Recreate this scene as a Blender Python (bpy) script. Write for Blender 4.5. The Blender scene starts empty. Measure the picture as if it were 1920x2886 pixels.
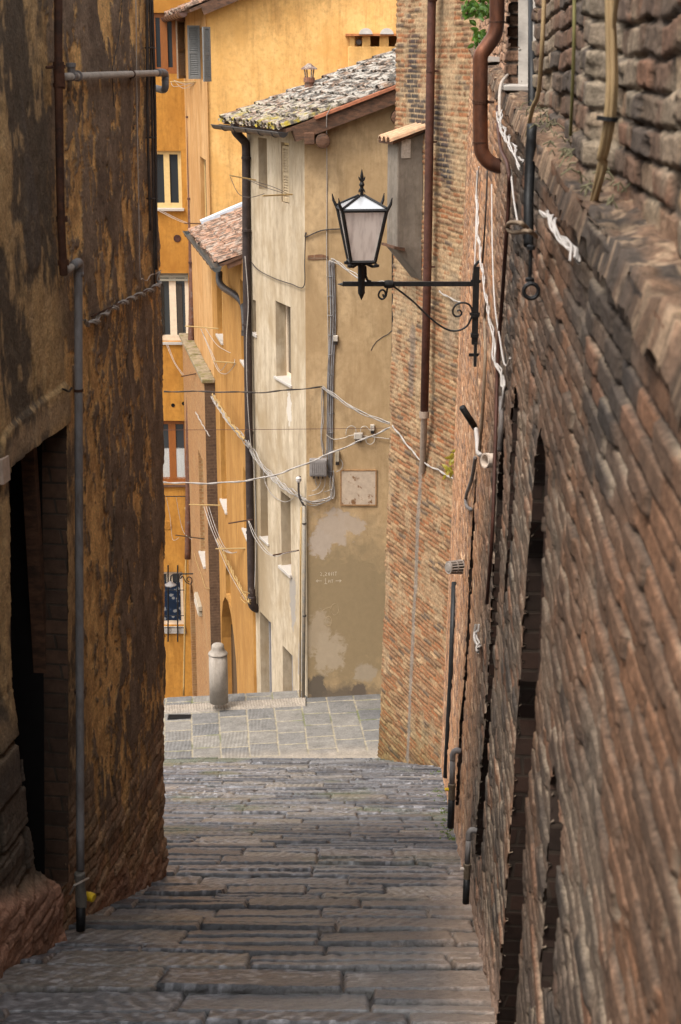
import bpy, bmesh, math, random
import numpy as np
from mathutils import Vector, Matrix
from mathutils.geometry import delaunay_2d_cdt

random.seed(7)
SC = bpy.context.scene
COL = SC.collection
F, CX, CY = 4400.0, 960.0, 1443.0
TT = 0.2939
TH = math.atan(TT)
CT, ST = math.cos(TH), math.sin(TH)
CZ = 15.0
CAM = np.array([0.0, 0.0, CZ])

# ------------------------------------------------------------------ basics
def ray(px, py):
    u = (px - CX) / F; v = (CY - py) / F
    return np.array([u, CT + v * ST, -ST + v * CT])

def at(px, py, Y):
    d = ray(px, py)
    return CAM + d * (Y / d[1])

class Plane:
    def __init__(s, O, S, U=(0, 0, 1), face=None):
        s.O = np.array(O, float); s.S = np.array(S, float); s.S /= np.linalg.norm(s.S)
        U = np.array(U, float); U = U - s.S * U.dot(s.S); s.U = U / np.linalg.norm(U)
        s.N = np.cross(s.S, s.U)
        if s.N.dot(CAM - s.O) < 0: s.N = -s.N
    def off(s, d):
        p = Plane.__new__(Plane); p.O = s.O + s.N * d; p.S = s.S; p.U = s.U; p.N = s.N
        return p
    def pix(s, px, py, d=0.0):
        r = ray(px, py); o = s.O + s.N * d
        k = (o - CAM).dot(s.N) / r.dot(s.N)
        return CAM + r * k
    def uv(s, px, py):
        p = s.pix(px, py) - s.O
        return np.array([p.dot(s.S), p.dot(s.U)])
    def p(s, a, b, d=0.0):
        return s.O + s.S * a + s.U * b + s.N * d
    def rect(s, x0, x1, yt, yb):
        ym = (yt + yb) / 2; xm = (x0 + x1) / 2
        a = s.uv(x0, ym)[0]; b = s.uv(x1, ym)[0]
        t1 = s.uv(xm, yt)[1]; t0 = s.uv(xm, yb)[1]
        return min(a, b), max(a, b), t0, t1

def tag(o, label=None, cat=None, group=None, kind=None):
    if label: o['label'] = label
    if cat: o['category'] = cat
    if group: o['group'] = group
    if kind: o['kind'] = kind
    return o

class MB:
    def __init__(s): s.v = []; s.f = []
    def add(s, vs, fs):
        n = len(s.v); s.v += [tuple(map(float, p)) for p in vs]; s.f += [tuple(i + n for i in f) for f in fs]
    def quad(s, a, b, c, d): s.add([a, b, c, d], [(0, 1, 2, 3)])
    def hexa(s, P):
        s.add(P, [(0, 3, 2, 1), (4, 5, 6, 7), (0, 1, 5, 4), (1, 2, 6, 5), (2, 3, 7, 6), (3, 0, 4, 7)])
    def box(s, x0, x1, y0, y1, z0, z1):
        s.hexa([(x0, y0, z0), (x1, y0, z0), (x1, y1, z0), (x0, y1, z0), (x0, y0, z1), (x1, y0, z1), (x1, y1, z1), (x0, y1, z1)])
    def pbox(s, pl, a0, a1, b0, b1, d0, d1):
        s.hexa([pl.p(a0, b0, d0), pl.p(a1, b0, d0), pl.p(a1, b0, d1), pl.p(a0, b0, d1), pl.p(a0, b1, d0), pl.p(a1, b1, d0), pl.p(a1, b1, d1), pl.p(a0, b1, d1)])
    def tube(s, pts, r, n=8, caps=True, ry=None):
        pts = [np.array(p, float) for p in pts]
        m = len(pts)
        rs = r if isinstance(r, (list, tuple, np.ndarray)) else [r] * m
        up = None; rings = []
        for i in range(m):
            t = pts[min(i + 1, m - 1)] - pts[max(i - 1, 0)]
            t = t / (np.linalg.norm(t) + 1e-9)
            if up is None:
                up = np.array([0, 0, 1.0]) if abs(t[2]) < .9 else np.array([0, 1.0, 0])
            up = up - t * up.dot(t); up /= np.linalg.norm(up) + 1e-9
            sd = np.cross(t, up)
            rings.append([pts[i] + rs[i] * (math.cos(2 * math.pi * k / n) * up + math.sin(2 * math.pi * k / n) * sd) for k in range(n)])
        vs = [p for rg in rings for p in rg]
        fs = [(i * n + k, i * n + (k + 1) % n, (i + 1) * n + (k + 1) % n, (i + 1) * n + k) for i in range(m - 1) for k in range(n)]
        if caps: fs += [tuple(range(n))[::-1], tuple((m - 1) * n + k for k in range(n))]
        s.add(vs, fs)
    def lathe(s, c, prof, n=20, axis=None):
        c = np.array(c, float)
        ax = np.array([0, 0, 1.0]) if axis is None else np.array(axis, float) / np.linalg.norm(axis)
        e = np.array([1.0, 0, 0]) if abs(ax[0]) < .8 else np.array([0, 1.0, 0])
        e = e - ax * e.dot(ax); e /= np.linalg.norm(e); g = np.cross(ax, e)
        vs = [c + ax * h + r * (math.cos(2 * math.pi * k / n) * e + math.sin(2 * math.pi * k / n) * g) for r, h in prof for k in range(n)]
        m = len(prof)
        fs = [(i * n + k, i * n + (k + 1) % n, (i + 1) * n + (k + 1) % n, (i + 1) * n + k) for i in range(m - 1) for k in range(n)]
        fs += [tuple(range(n))[::-1], tuple((m - 1) * n + k for k in range(n))]
        s.add(vs, fs)

ORG = {}
def link(name, verts, mesh_fn, mat, parent=None, smooth=False, bevel=0):
    verts = np.array(verts, float)
    if parent is None:
        mn, mx = verts.min(0), verts.max(0)
        org = np.array([(mn[0] + mx[0]) / 2, (mn[1] + mx[1]) / 2, mn[2]])
    else:
        org = ORG[parent.name]
    me = mesh_fn(verts - org)
    o = bpy.data.objects.new(name, me); COL.objects.link(o)
    if parent is None: o.location = org
    else: o.parent = parent
    ORG[o.name] = org
    if mat: me.materials.append(mat)
    if smooth:
        me.polygons.foreach_set('use_smooth', [True] * len(me.polygons))
    if bevel:
        b = o.modifiers.new('bevel', 'BEVEL'); b.width = bevel; b.segments = 2; b.limit_method = 'ANGLE'; b.angle_limit = math.radians(50)
    return o

def obj(name, mb, mat, parent=None, smooth=False, bevel=0):
    def fn(v):
        me = bpy.data.meshes.new(name)
        me.from_pydata([tuple(p) for p in v], [], mb.f); me.validate(); me.update()
        bm = bmesh.new(); bm.from_mesh(me); bmesh.ops.recalc_face_normals(bm, faces=bm.faces); bm.to_mesh(me); bm.free()
        return me
    return link(name, mb.v, fn, mat, parent, smooth, bevel)

def thing(name, loc, label, cat, group=None):
    o = bpy.data.objects.new(name, None); COL.objects.link(o); o.location = tuple(loc); o.empty_display_size = .1
    ORG[o.name] = np.array(loc, float)
    return tag(o, label, cat, group)

# ------------------------------------------------------------------ noise (numpy)
def hsh(ix, iy, seed):
    n = (ix.astype(np.int64) * 374761393 + iy.astype(np.int64) * 668265263 + seed * 144269504) & 0xffffffff
    n = ((n ^ (n >> 13)) * 1274126177) & 0xffffffff
    n = ((n ^ (n >> 15)) * 2246822519) & 0xffffffff
    return ((n ^ (n >> 16)) & 0xffffff) / float(0xffffff)
def vn(x, y, seed=0):
    ix = np.floor(x); iy = np.floor(y); fx = x - ix; fy = y - iy
    fx = fx * fx * (3 - 2 * fx); fy = fy * fy * (3 - 2 * fy)
    a = hsh(ix, iy, seed); b = hsh(ix + 1, iy, seed); c = hsh(ix, iy + 1, seed); d = hsh(ix + 1, iy + 1, seed)
    return (a * (1 - fx) + b * fx) * (1 - fy) + (c * (1 - fx) + d * fx) * fy
def fbm(x, y, seed=0, o=4, g=.5):
    r = 0; a = 1; t = 0
    for i in range(o):
        r = r + a * vn(x * 2 ** i + 17.3 * i, y * 2 ** i - 9.1 * i, seed + i); t += a; a *= g
    return r / t
def sst(a, b, x):
    x = np.clip((x - a) / (b - a), 0, 1); return x * x * (3 - 2 * x)
def mixc(a, b, m):
    return a * (1 - m[..., None]) + b * m[..., None]
def C3(*c): return np.array(c, float)
def bricks(s, t, bw, bh, seed, wob=.012, mort=(.003, .011), chip=.006):
    t2 = t + wob * (fbm(s * 1.7, t * 1.7, seed, 2) - .5) * 2
    s2 = s + wob * (fbm(s * 2.1, t * 2.1, seed + 5, 2) - .5) * 2
    row = np.floor(t2 / bh); fr = t2 / bh - row
    c = s2 / bw + (row % 2) * .5 + .3 * hsh(row, row * 0, seed + 9)
    colm = np.floor(c); fc = c - colm
    d = np.minimum(np.minimum(fc, 1 - fc) * bw, np.minimum(fr, 1 - fr) * bh)
    d = d + chip * (fbm(s * 30, t * 55, seed + 3, 3) - .5)
    m = sst(mort[0], mort[1], d)
    return m, hsh(colm, row, seed), hsh(colm, row, seed + 31), hsh(colm, row, seed + 77), d

def inpoly(S, T, poly):
    r = np.zeros(S.shape, bool); n = len(poly)
    for i in range(n):
        x1, y1 = poly[i]; x2, y2 = poly[(i + 1) % n]
        if y1 == y2: continue
        c = ((T > y1) != (T > y2)) & (S < (x2 - x1) * (T - y1) / (y2 - y1) + x1)
        r ^= c
    return r

def grid_mesh(name, P, C, keep, mat, parent=None):
    nt, ns = P.shape[:2]
    idx = np.arange(nt * ns).reshape(nt, ns)
    q = np.stack([idx[:-1, :-1], idx[:-1, 1:], idx[1:, 1:], idx[1:, :-1]], -1)[keep]
    V = P.reshape(-1, 3)
    used = np.zeros(len(V), bool); used[q.ravel()] = True
    mp = np.cumsum(used) - 1; q = mp[q]; V = V[used]; Cc = C.reshape(-1, 3)[used]
    def fn(v):
        me = bpy.data.meshes.new(name); n = len(q)
        me.vertices.add(len(v)); me.vertices.foreach_set('co', v.astype(np.float32).ravel())
        me.loops.add(n * 4); me.loops.foreach_set('vertex_index', q.astype(np.int32).ravel())
        me.polygons.add(n); me.polygons.foreach_set('loop_start', np.arange(0, n * 4, 4, dtype=np.int32))
        me.polygons.foreach_set('loop_total', np.full(n, 4, np.int32))
        me.polygons.foreach_set('use_smooth', np.ones(n, bool))
        me.update(calc_edges=True)
        a = me.color_attributes.new('Col', 'FLOAT_COLOR', 'POINT')
        cc = np.ones((len(v), 4), np.float32); cc[:, :3] = np.clip(Cc, 0.004, 1)
        a.data.foreach_set('color', cc.ravel())
        return me
    return link(name, V, fn, mat, parent)

def relief(name, pl, sa, ta, H, C, mat, parent=None, holes=(), mask=None):
    S, T = np.meshgrid(sa, ta)
    P = pl.O + S[..., None] * pl.S + T[..., None] * pl.U + H[..., None] * pl.N
    sm = (S[:-1, :-1] + S[1:, 1:]) / 2; tm = (T[:-1, :-1] + T[1:, 1:]) / 2
    keep = np.ones(sm.shape, bool)
    if mask is not None: keep &= mask(sm, tm)
    for h in holes: keep &= ~inpoly(sm, tm, h)
    return grid_mesh(name, P, C, keep, mat, parent)

def wall(name, pl, outline, mat, parent=None, holes=(), d=0.0):
    """flat wall sheet with holes; holes: (poly_uv, depth) get jambs turned inwards"""
    pts = []; edges = []
    def addloop(L):
        n = len(pts); k = len(L)
        pts.extend(Vector((float(a), float(b))) for a, b in L)
        edges.extend((n + i, n + (i + 1) % k) for i in range(k))
    addloop(outline)
    for h, dep in holes: addloop(h)
    v, e, f, *_ = delaunay_2d_cdt(pts, edges, [], 0, 1e-6)
    mb = MB(); vs = [pl.p(q.x, q.y, d) for q in v]
    fs = []
    for t in f:
        cx = sum(v[i].x for i in t) / len(t); cy = sum(v[i].y for i in t) / len(t)
        A = np.array([cx]); B = np.array([cy])
        if not inpoly(A, B, outline)[0]: continue
        if any(inpoly(A, B, h)[0] for h, _ in holes): continue
        fs.append(tuple(t))
    mb.add(vs, fs)
    for h, dep in holes:
        k = len(h)
        for i in range(k):
            a, b = h[i], h[(i + 1) % k]
            mb.quad(pl.p(*a, d), pl.p(*b, d), pl.p(*b, d - dep), pl.p(*a, d - dep))
    return obj(name, mb, mat, parent)

def R4(r): s0, s1, t0, t1 = r; return [(s0, t0), (s1, t0), (s1, t1), (s0, t1)]
def arch(r, n=8, flat=1.0):
    s0, s1, t0, t1 = r; w = (s1 - s0) / 2; h = min(w * flat, (t1 - t0) * .45); c = (s0 + s1) / 2
    L = [(s0, t0), (s1, t0)]
    for i in range(n + 1):
        a = math.pi * i / n; L.append((c + w * math.cos(a), t1 - h + h * math.sin(a)))
    return L

# ------------------------------------------------------------------ materials
def nt(name):
    m = bpy.data.materials.new(name); m.use_nodes = True
    t = m.node_tree; b = t.nodes['Principled BSDF']
    b.inputs['Specular IOR Level'].default_value = .3
    return m, t, b
def N(t, typ, **kw):
    n = t.nodes.new(typ)
    for k, v in kw.items():
        if k in n.inputs: n.inputs[k].default_value = v
        else: setattr(n, k, v)
    return n
def rgb(c): return (*c, 1)
def ramp(t, stops, src):
    r = t.nodes.new('ShaderNodeValToRGB'); e = r.color_ramp.elements
    e[0].position, e[0].color = stops[0][0], rgb(stops[0][1]); e[1].position, e[1].color = stops[-1][0], rgb(stops[-1][1])
    for p, c in stops[1:-1]:
        x = e.new(p); x.color = rgb(c)
    t.links.new(src, r.inputs[0]); return r.outputs[0]
def noise(t, vec, scale, detail=6, rough=.6, mp=None, dist=0):
    if mp:
        m = N(t, 'ShaderNodeMapping'); m.inputs['Scale'].default_value = mp; t.links.new(vec, m.inputs[0]); vec = m.outputs[0]
    n = N(t, 'ShaderNodeTexNoise', Scale=scale, Detail=detail, Roughness=rough, Distortion=dist)
    t.links.new(vec, n.inputs['Vector']); return n.outputs['Fac']
def mix(t, a, b, fac, mode='MIX'):
    m = t.nodes.new('ShaderNodeMix'); m.data_type = 'RGBA'; m.blend_type = mode
    for sock, v in ((m.inputs[6], a), (m.inputs[7], b)):
        if isinstance(v, tuple): sock.default_value = rgb(v)
        else: t.links.new(v, sock)
    if isinstance(fac, float): m.inputs[0].default_value = fac
    else: t.links.new(fac, m.inputs[0])
    return m.outputs[2]
def mth(t, op, a, b=None, clamp=False):
    m = t.nodes.new('ShaderNodeMath'); m.operation = op; m.use_clamp = clamp
    for i, v in enumerate((a, b)):
        if v is None: continue
        if isinstance(v, (int, float)): m.inputs[i].default_value = v
        else: t.links.new(v, m.inputs[i])
    return m.outputs[0]
def bump(t, b, h, s, d):
    n = N(t, 'ShaderNodeBump', Strength=s, Distance=d); t.links.new(h, n.inputs['Height']); t.links.new(n.outputs[0], b.inputs['Normal'])
def world_pos(t):
    return N(t, 'ShaderNodeNewGeometry').outputs['Position']

def m_vcol(name, rough=.9, fine=60, strength=.5, dist=.01, var=.35, spec=.25, stretch=(1, 1, 1)):
    m, t, b = nt(name); w = world_pos(t)
    a = N(t, 'ShaderNodeVertexColor', layer_name='Col').outputs[0]
    n1 = noise(t, w, fine, 5, .65, stretch); n2 = noise(t, w, fine * .22, 4, .6)
    k = ramp(t, [(.25, (1 - var,) * 3), (.5, (1, 1, 1)), (.78, (1 + var,) * 3)], n1)
    k2 = ramp(t, [(.3, (1 - var * .5,) * 3), (.7, (1 + var * .4,) * 3)], n2)
    t.links.new(mix(t, mix(t, a, k, 1.0, 'MULTIPLY'), k2, 1.0, 'MULTIPLY'), b.inputs['Base Color'])
    b.inputs['Roughness'].default_value = rough; b.inputs['Specular IOR Level'].default_value = spec
    bump(t, b, mth(t, 'ADD', n1, n2), strength, dist)
    return m

def m_plaster(name, c1, c2, c3=None, streak=.3, patches=(), bumps=.3, rough=.92):
    m, t, b = nt(name); w = world_pos(t)
    n1 = noise(t, w, 1.6, 7, .62, (1, 1, streak), .3)
    col = ramp(t, [(.34, c1), (.66, c2)], n1)
    n2 = noise(t, w, 9, 6, .7, (1, 1, streak * 1.6))
    col = mix(t, col, ramp(t, [(.28, (.62, .6, .57)), (.5, (.97, .97, .97)), (.75, (1.2, 1.2, 1.2))], n2), .75, 'MULTIPLY')
    n4 = noise(t, w, 2.6, 8, .72, (2.2, 2.2, .22))
    col = mix(t, col, ramp(t, [(.3, (.6, .56, .5)), (.52, (1, 1, 1))], n4), .8, 'MULTIPLY')
    if c3:
        n3 = noise(t, w, .8, 8, .68, (1, 1, .6), .6)
        col = mix(t, col, c3, ramp(t, [(.46, (0, 0, 0)), (.66, (.9, .9, .9))], n3))
    nz = noise(t, w, 4.2, 7, .65, None, .4)
    hh = None
    for (cen, rad, pc, zs, soft) in patches:
        v = N(t, 'ShaderNodeVectorMath', operation='SUBTRACT'); t.links.new(w, v.inputs[0]); v.inputs[1].default_value = tuple(cen)
        v2 = N(t, 'ShaderNodeVectorMath', operation='MULTIPLY'); t.links.new(v.outputs[0], v2.inputs[0]); v2.inputs[1].default_value = (1, 1, zs)
        l = N(t, 'ShaderNodeVectorMath', operation='LENGTH'); t.links.new(v2.outputs[0], l.inputs[0])
        q = mth(t, 'ADD', mth(t, 'DIVIDE', l.outputs['Value'], rad), mth(t, 'MULTIPLY', mth(t, 'SUBTRACT', nz, .5), 2.6 if soft < .31 else 1.1))
        f = ramp(t, [(1 - soft, (1, 1, 1)), (1.0, (0, 0, 0))], mth(t, 'MULTIPLY', q, .9))
        col = mix(t, col, mix(t, tuple(x * 1.08 for x in pc), tuple(x * .8 for x in pc), n2), f)
        hh = f if hh is None else mth(t, 'MAXIMUM', hh, f)
    t.links.new(col, b.inputs['Base Color']); b.inputs['Roughness'].default_value = rough
    nf = noise(t, w, 38, 6, .7)
    h = mth(t, 'ADD', mth(t, 'MULTIPLY', n1, 1.2), mth(t, 'MULTIPLY', nf, .5))
    if hh is not None: h = mth(t, 'SUBTRACT', h, mth(t, 'MULTIPLY', hh, .5))
    bump(t, b, h, bumps, .03)
    return m

def m_simple(name, c, rough=.7, metal=0., var=.25, scale=12, c2=None, bumps=.15, thr=(.45, .65), stretch=None, spec=.3):
    m, t, b = nt(name); w = world_pos(t)
    n1 = noise(t, w, scale, 6, .65, stretch)
    col = ramp(t, [(.3, tuple(x * (1 - var) for x in c)), (.7, tuple(min(1, x * (1 + var)) for x in c))], n1)
    if c2:
        n2 = noise(t, w, scale * .6, 7, .7, stretch)
        col = mix(t, col, c2, ramp(t, [(thr[0], (0, 0, 0)), (thr[1], (1, 1, 1))], n2))
    t.links.new(col, b.inputs['Base Color']); b.inputs['Roughness'].default_value = rough; b.inputs['Metallic'].default_value = metal
    b.inputs['Specular IOR Level'].default_value = spec
    if bumps: bump(t, b, n1, bumps, .01)
    return m

def m_brick(name, c1, c2, mortar, bw=.28, bh=.07, ax=(1, 1, 0)):
    m, t, b = nt(name); w = world_pos(t)
    d = N(t, 'ShaderNodeVectorMath', operation='DOT_PRODUCT'); t.links.new(w, d.inputs[0]); d.inputs[1].default_value = ax
    sx = N(t, 'ShaderNodeSeparateXYZ'); t.links.new(w, sx.inputs[0])
    cb = N(t, 'ShaderNodeCombineXYZ'); t.links.new(d.outputs['Value'], cb.inputs[0]); t.links.new(sx.outputs[2], cb.inputs[1])
    nz = N(t, 'ShaderNodeTexNoise', Scale=5.0, Detail=3.0); t.links.new(w, nz.inputs['Vector'])
    ad = N(t, 'ShaderNodeMix'); ad.data_type = 'VECTOR'; ad.inputs[0].default_value = .015
    t.links.new(cb.outputs[0], ad.inputs[4]); t.links.new(nz.outputs['Color'], ad.inputs[5])
    br = N(t, 'ShaderNodeTexBrick', Scale=1.0); t.links.new(ad.outputs[1], br.inputs['Vector'])
    br.inputs['Color1'].default_value = rgb(c1); br.inputs['Color2'].default_value = rgb(c2); br.inputs['Mortar'].default_value = rgb(mortar)
    br.inputs['Mortar Size'].default_value = .007; br.inputs['Mortar Smooth'].default_value = .3
    br.inputs['Brick Width'].default_value = bw; br.inputs['Row Height'].default_value = bh
    n1 = noise(t, w, 14, 7, .7); n2 = noise(t, w, 1.1, 6, .65)
    col = mix(t, br.outputs['Color'], ramp(t, [(.3, (.65,) * 3), (.7, (1.25,) * 3)], n1), 1., 'MULTIPLY')
    col = mix(t, col, tuple(x * .9 for x in mortar), ramp(t, [(.5, (0,) * 3), (.75, (.7,) * 3)], n2))
    t.links.new(col, b.inputs['Base Color']); b.inputs['Roughness'].default_value = .92
    bump(t, b, mth(t, 'SUBTRACT', mth(t, 'MULTIPLY', n1, .5), br.outputs['Fac']), .6, .012)
    return m

def m_glass(name, c=(.03, .035, .04), rough=.08):
    m, t, b = nt(name)
    b.inputs['Base Color'].default_value = rgb(c); b.inputs['Roughness'].default_value = rough; b.inputs['Specular IOR Level'].default_value = .6
    return m

M = {}
M['wall_left'] = m_vcol('aged_plaster', .95, 60, .7, .012, .5)
M['wall_right'] = m_vcol('old_brick', .88, 80, .55, .010, .6)
M['tower'] = m_vcol('tower_brick', .95, 26, .5, .02, .4)
M['paving'] = m_vcol('stone_paving', .34, 38, .8, .012, .45, .5)
M['cross'] = m_vcol('street_paving', .75, 30, .4, .012, .35, .35)
M['jamb'] = m_brick('shaded_jamb_brick', (.036, .017, .011), (.018, .010, .007), (.030, .02, .014), .26, .075)  # wall brick darkened to paint the shade inside the slits
M['black'] = m_simple('painted_dark', (.006, .005, .005), .95, bumps=0)  # near-black paint standing in for shade inside openings
M['iron'] = m_simple('black_iron', (.018, .018, .019), .5, .3, .4, 40)
M['rust'] = m_simple('rust_pipe', (.085, .036, .02), .75, .2, .4, 18, (.035, .02, .015))
M['brownpipe'] = m_simple('brown_pipe', (.085, .035, .025), .55, .1, .25, 14, (.05, .022, .016))
M['darkpipe'] = m_simple('dark_pipe', (.035, .024, .022), .55, .1, .4, 9, (.1, .08, .07), thr=(.6, .7))
M['copper'] = m_simple('aged_copper', (.23, .09, .048), .42, .45, .3, 6, (.085, .04, .028), stretch=(1, 1, .5))
M['greypipe'] = m_simple('grey_pipe', (.2, .19, .19), .6, 0, .15, 20, (.12, .1, .09), stretch=(1, 1, .3))
M['palepipe'] = m_simple('pale_pipe', (.42, .36, .31), .6, 0, .2, 20, (.2, .15, .12), thr=(.55, .75))
M['yellowcap'] = m_simple('yellow_plastic', (.75, .5, .02), .45, 0, .1)
M['white'] = m_simple('white_stone', (.43, .39, .35), .7, 0, .12, 20, (.4, .36, .3), thr=(.55, .8))
M['wire'] = m_simple('pale_cable', (.33, .30, .275), .5, 0, .2, 30, (.3, .26, .22), thr=(.55, .75))
M['wirew'] = m_simple('white_cable', (.46, .425, .40), .45, 0, .1, 30)
M['wirey'] = m_simple('yellowed_cable', (.36, .24, .10), .6, 0, .2, 20)
M['wired'] = m_simple('dark_cable', (.05, .04, .035), .6, 0, .3, 20)
M['wireb'] = m_simple('beige_cable', (.33, .23, .12), .6, 0, .25, 10)
M['wood'] = m_simple('brown_timber', (.12, .06, .035), .8, 0, .4, 10, (.05, .03, .02), stretch=(1, 1, 3))
M['glass'] = m_glass('dark_glass')
M['shutter'] = m_simple('grey_shutter', (.15, .15, .145), .6, 0, .2, 20)
M['shutterb'] = m_simple('brown_grey_shutter', (.22, .16, .11), .7, 0, .2, 20)
M['frame_orange'] = m_simple('orange_wood', (.25, .085, .02), .5, 0, .2, 12, stretch=(4, 4, .5))
M['frame_cream'] = m_simple('cream_paint', (.62, .45, .2), .6, 0, .1)
M['frame_white'] = m_simple('white_paint', (.68, .56, .42), .6, 0, .1)
M['gutter'] = m_simple('gutter_metal', (.06, .055, .055), .45, .5, .3, 12, (.1, .09, .085))
M['zinc'] = m_simple('zinc_gutter', (.13, .14, .14), .4, .6, .3, 12)

# ------------------------------------------------------------------ planes
PR = Plane((.3881, 0, CZ), (.0632, 1, 0), (.02, 0, 1))          # right brick wall
PL = Plane((-2.729, 0, CZ), (.14, 1, 0))                          # left plaster wall
PTW = Plane((.657, 25.2, CZ), (.36, -1, 0))                       # brick tower
PTAN = Plane((-.63, 27.9, CZ), (1, 0, 0))                         # tan face
PWH = Plane((-.63, 27.9, CZ), (-.384, 1, 0))                      # pale face
PW = Plane((-1.95, 31.5, CZ), (-.184, 1, 0))                      # orange side wall
PY = Plane((-3.13, 37.9, CZ), (1, 0, 0))                          # big yellow wall
PF = Plane((-4.25, 44, CZ), (1, 0, 0))                            # frontal orange facade
def zg(Y): return CZ - 1.63 - .41 * Y
def zc(X): return CZ - 11.91 + .06 * X

# ================================================================== GROUND
def build_ground():
    # alley paving: rows of long stone slabs, each a little flatter than the slope
    Y0, Y1 = 1.0, 25.25
    n = 1500
    ya = Y0 + (Y1 - Y0) * (np.exp(np.linspace(0, 1, n) * 1.9) - 1) / (math.exp(1.9) - 1)
    xa = np.concatenate([np.linspace(-7, -3.62, 70), np.linspace(-3.6, 2.1, 430)])
    X, Y = np.meshgrid(xa, ya)
    rng = np.random.RandomState(4)
    b = [0.6]
    while b[-1] < 26.5:
        yy = b[-1]
        b.append(yy + rng.choice([.17, .25, .32, .42]) * (1 + .022 * yy) * rng.uniform(.8, 1.15))
    b = np.array(b)
    Yw = Y + .05 * (fbm(X * .8, Y * .8, 3, 3) - .5) * 2 + .025 * X
    ri = np.clip(np.searchsorted(b, Yw.ravel()) - 1, 0, len(b) - 2).reshape(Y.shape)
    f = Yw - b[ri]; g = b[ri + 1] - Yw
    wl = .55 + .75 * hsh(ri * 1., ri * 0., 8)
    off = hsh(ri * 1., ri * 0., 12) * 3
    cx = (X + .02 * (vn(X * 5, Y * 5, 6) - .5)) / wl + off
    ci = np.floor(cx); fc = cx - ci
    # split some slabs lengthwise
    sp = hsh(ci, ri * 1., 61) > .62
    dep = b[ri + 1] - b[ri]
    half = dep * (.38 + .24 * hsh(ci, ri * 1., 62))
    up = sp & (f > half)
    e = np.where(sp, np.where(up, np.minimum(f - half, g), np.minimum(f, half - f)), np.minimum(f, g))
    dx = np.minimum(fc, 1 - fc) * wl
    idn = ci + 1000 * up
    d = np.minimum(e * 1.0, dx) + .010 * (fbm(X * 16, Y * 26, 7, 3) - .5)
    slab = sst(.005, .011, d)
    r1 = hsh(idn, ri * 1., 1); r2 = hsh(idn, ri * 1., 2); r3 = hsh(idn, ri * 1., 3)
    tilt = np.where(up, f - half, f) - dep * .4
    H = slab * (.020 + .020 * r1) + tilt * (-.045 + .09 * (r2 - .5)) + (fc - .5) * .03 * (r3 - .5) * slab
    ang = (r3 - .5) * 1.6
    hat = np.sin((X * np.cos(ang) + Y * np.sin(ang)) * (55 + 30 * r2)) * np.where(r2 > .45, 1, 0)
    H = H + slab * (.0035 * hat * vn(X * 3, Y * 3, 15) + .014 * (fbm(X * 7, Y * 7, 21, 4) - .5) + .010 * (fbm(X * 34, Y * 34, 23, 2) - .5))
    base = mixc(C3(.165, .167, .178), C3(.072, .074, .084), r1)
    base = mixc(base, C3(.24, .21, .175), .6 * sst(.84, .92, r2))
    base = mixc(base, C3(.40, .40, .43), .55 * sst(.52, .64, fbm(X * 30, Y * 26, 35, 3)) * sst(.5, .6, fbm(X * .9, Y * 1.6, 36, 3)))  # pale speckle paints whitish highlights into the stone colour
    base = mixc(base, C3(.24, .24, .255), .5 * sst(.58, .8, fbm(X * 1.3, Y * 4.5, 31, 4)) * sst(.5, .6, r3))
    base = base * (1 + .38 * hat * vn(X * 2.5, Y * 2.5, 15))[..., None]
    near_r = sst(.42, .02, (.3881 + .0632 * Y + .02 * (zg(Y) - CZ)) - X + .25 * (fbm(X * 3, Y * 1.5, 41, 3) - .5))
    base = mixc(base, C3(.33, .245, .19), .75 * near_r * sst(13, 9, Y))
    moss = sst(.56, .72, fbm(X * 1.1, Y * .9, 51, 4)) * sst(9.5, 13, Y)
    base = mixc(base, C3(.11, .12, .055), .5 * moss)
    gapc = mixc(C3(.014, .012, .011), C3(.045, .05, .02), moss)
    gapc = mixc(gapc, C3(.24, .18, .14), .8 * sst(.66, .74, fbm(X * 1.2, Y * 1.2, 71, 3)) * sst(12, 9, Y))
    C = mixc(gapc, base, slab)
    Z = zg(Y) + H
    P = np.stack([X, Y, Z], -1)
    keep = np.ones((n - 1, len(xa) - 1), bool)
    # behind camera / up-slope is a plain continuation
    o = grid_mesh('alley_paving', P, C, keep, M['paving']); tag(o, kind='structure')
    mb = MB(); mb.quad((-6, -8, zg(-8)), (3, -8, zg(-8)), (3, 1.02, zg(1.02) - .02), (-6, 1.02, zg(1.02) - .02))
    tag(obj('upper_paving', mb, m_simple('upper_stone', (.17, .155, .15), .7, 0, .4, 3)), kind='structure')

    # cross street: columns of slabs
    xa = np.linspace(-6.5, 2.6, 560); ya = np.linspace(25.05, 28.3, 240)
    X, Y = np.meshgrid(xa, ya)
    edge = 25.2 + .05 * (fbm(X * 1.5, X * 0, 5, 3) - .5)
    Xs = X + .093 * (Y - 25) + .03 * (vn(X * 1.2, Y * 1.2, 9) - .5)
    c = Xs / .52; ci = np.floor(c); fc = c - ci
    ln = .42 + .3 * hsh(ci, ci * 0, 3)
    r = (Y - 25.35) / ln + hsh(ci, ci * 0, 4); ri = np.floor(r); fr = r - ri
    d = np.minimum(np.minimum(fc, 1 - fc) * .52, np.minimum(fr, 1 - fr) * ln * .8) + .014 * (vn(X * 18, Y * 18, 2) - .5)
    band = sst(25.42, 25.36, Y)
    slab = np.maximum(sst(.004, .02, d), band)
    r1 = hsh(ci, ri, 7); r2 = hsh(ci, ri, 8)
    r1 = np.where(Y < 25.38, .2, r1)
    base = mixc(C3(.19, .175, .155), C3(.125, .122, .12), r1); base = base * (.75 + .5 * fbm(X * 5, Y * 9, 91, 5, .65))[..., None]
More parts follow.
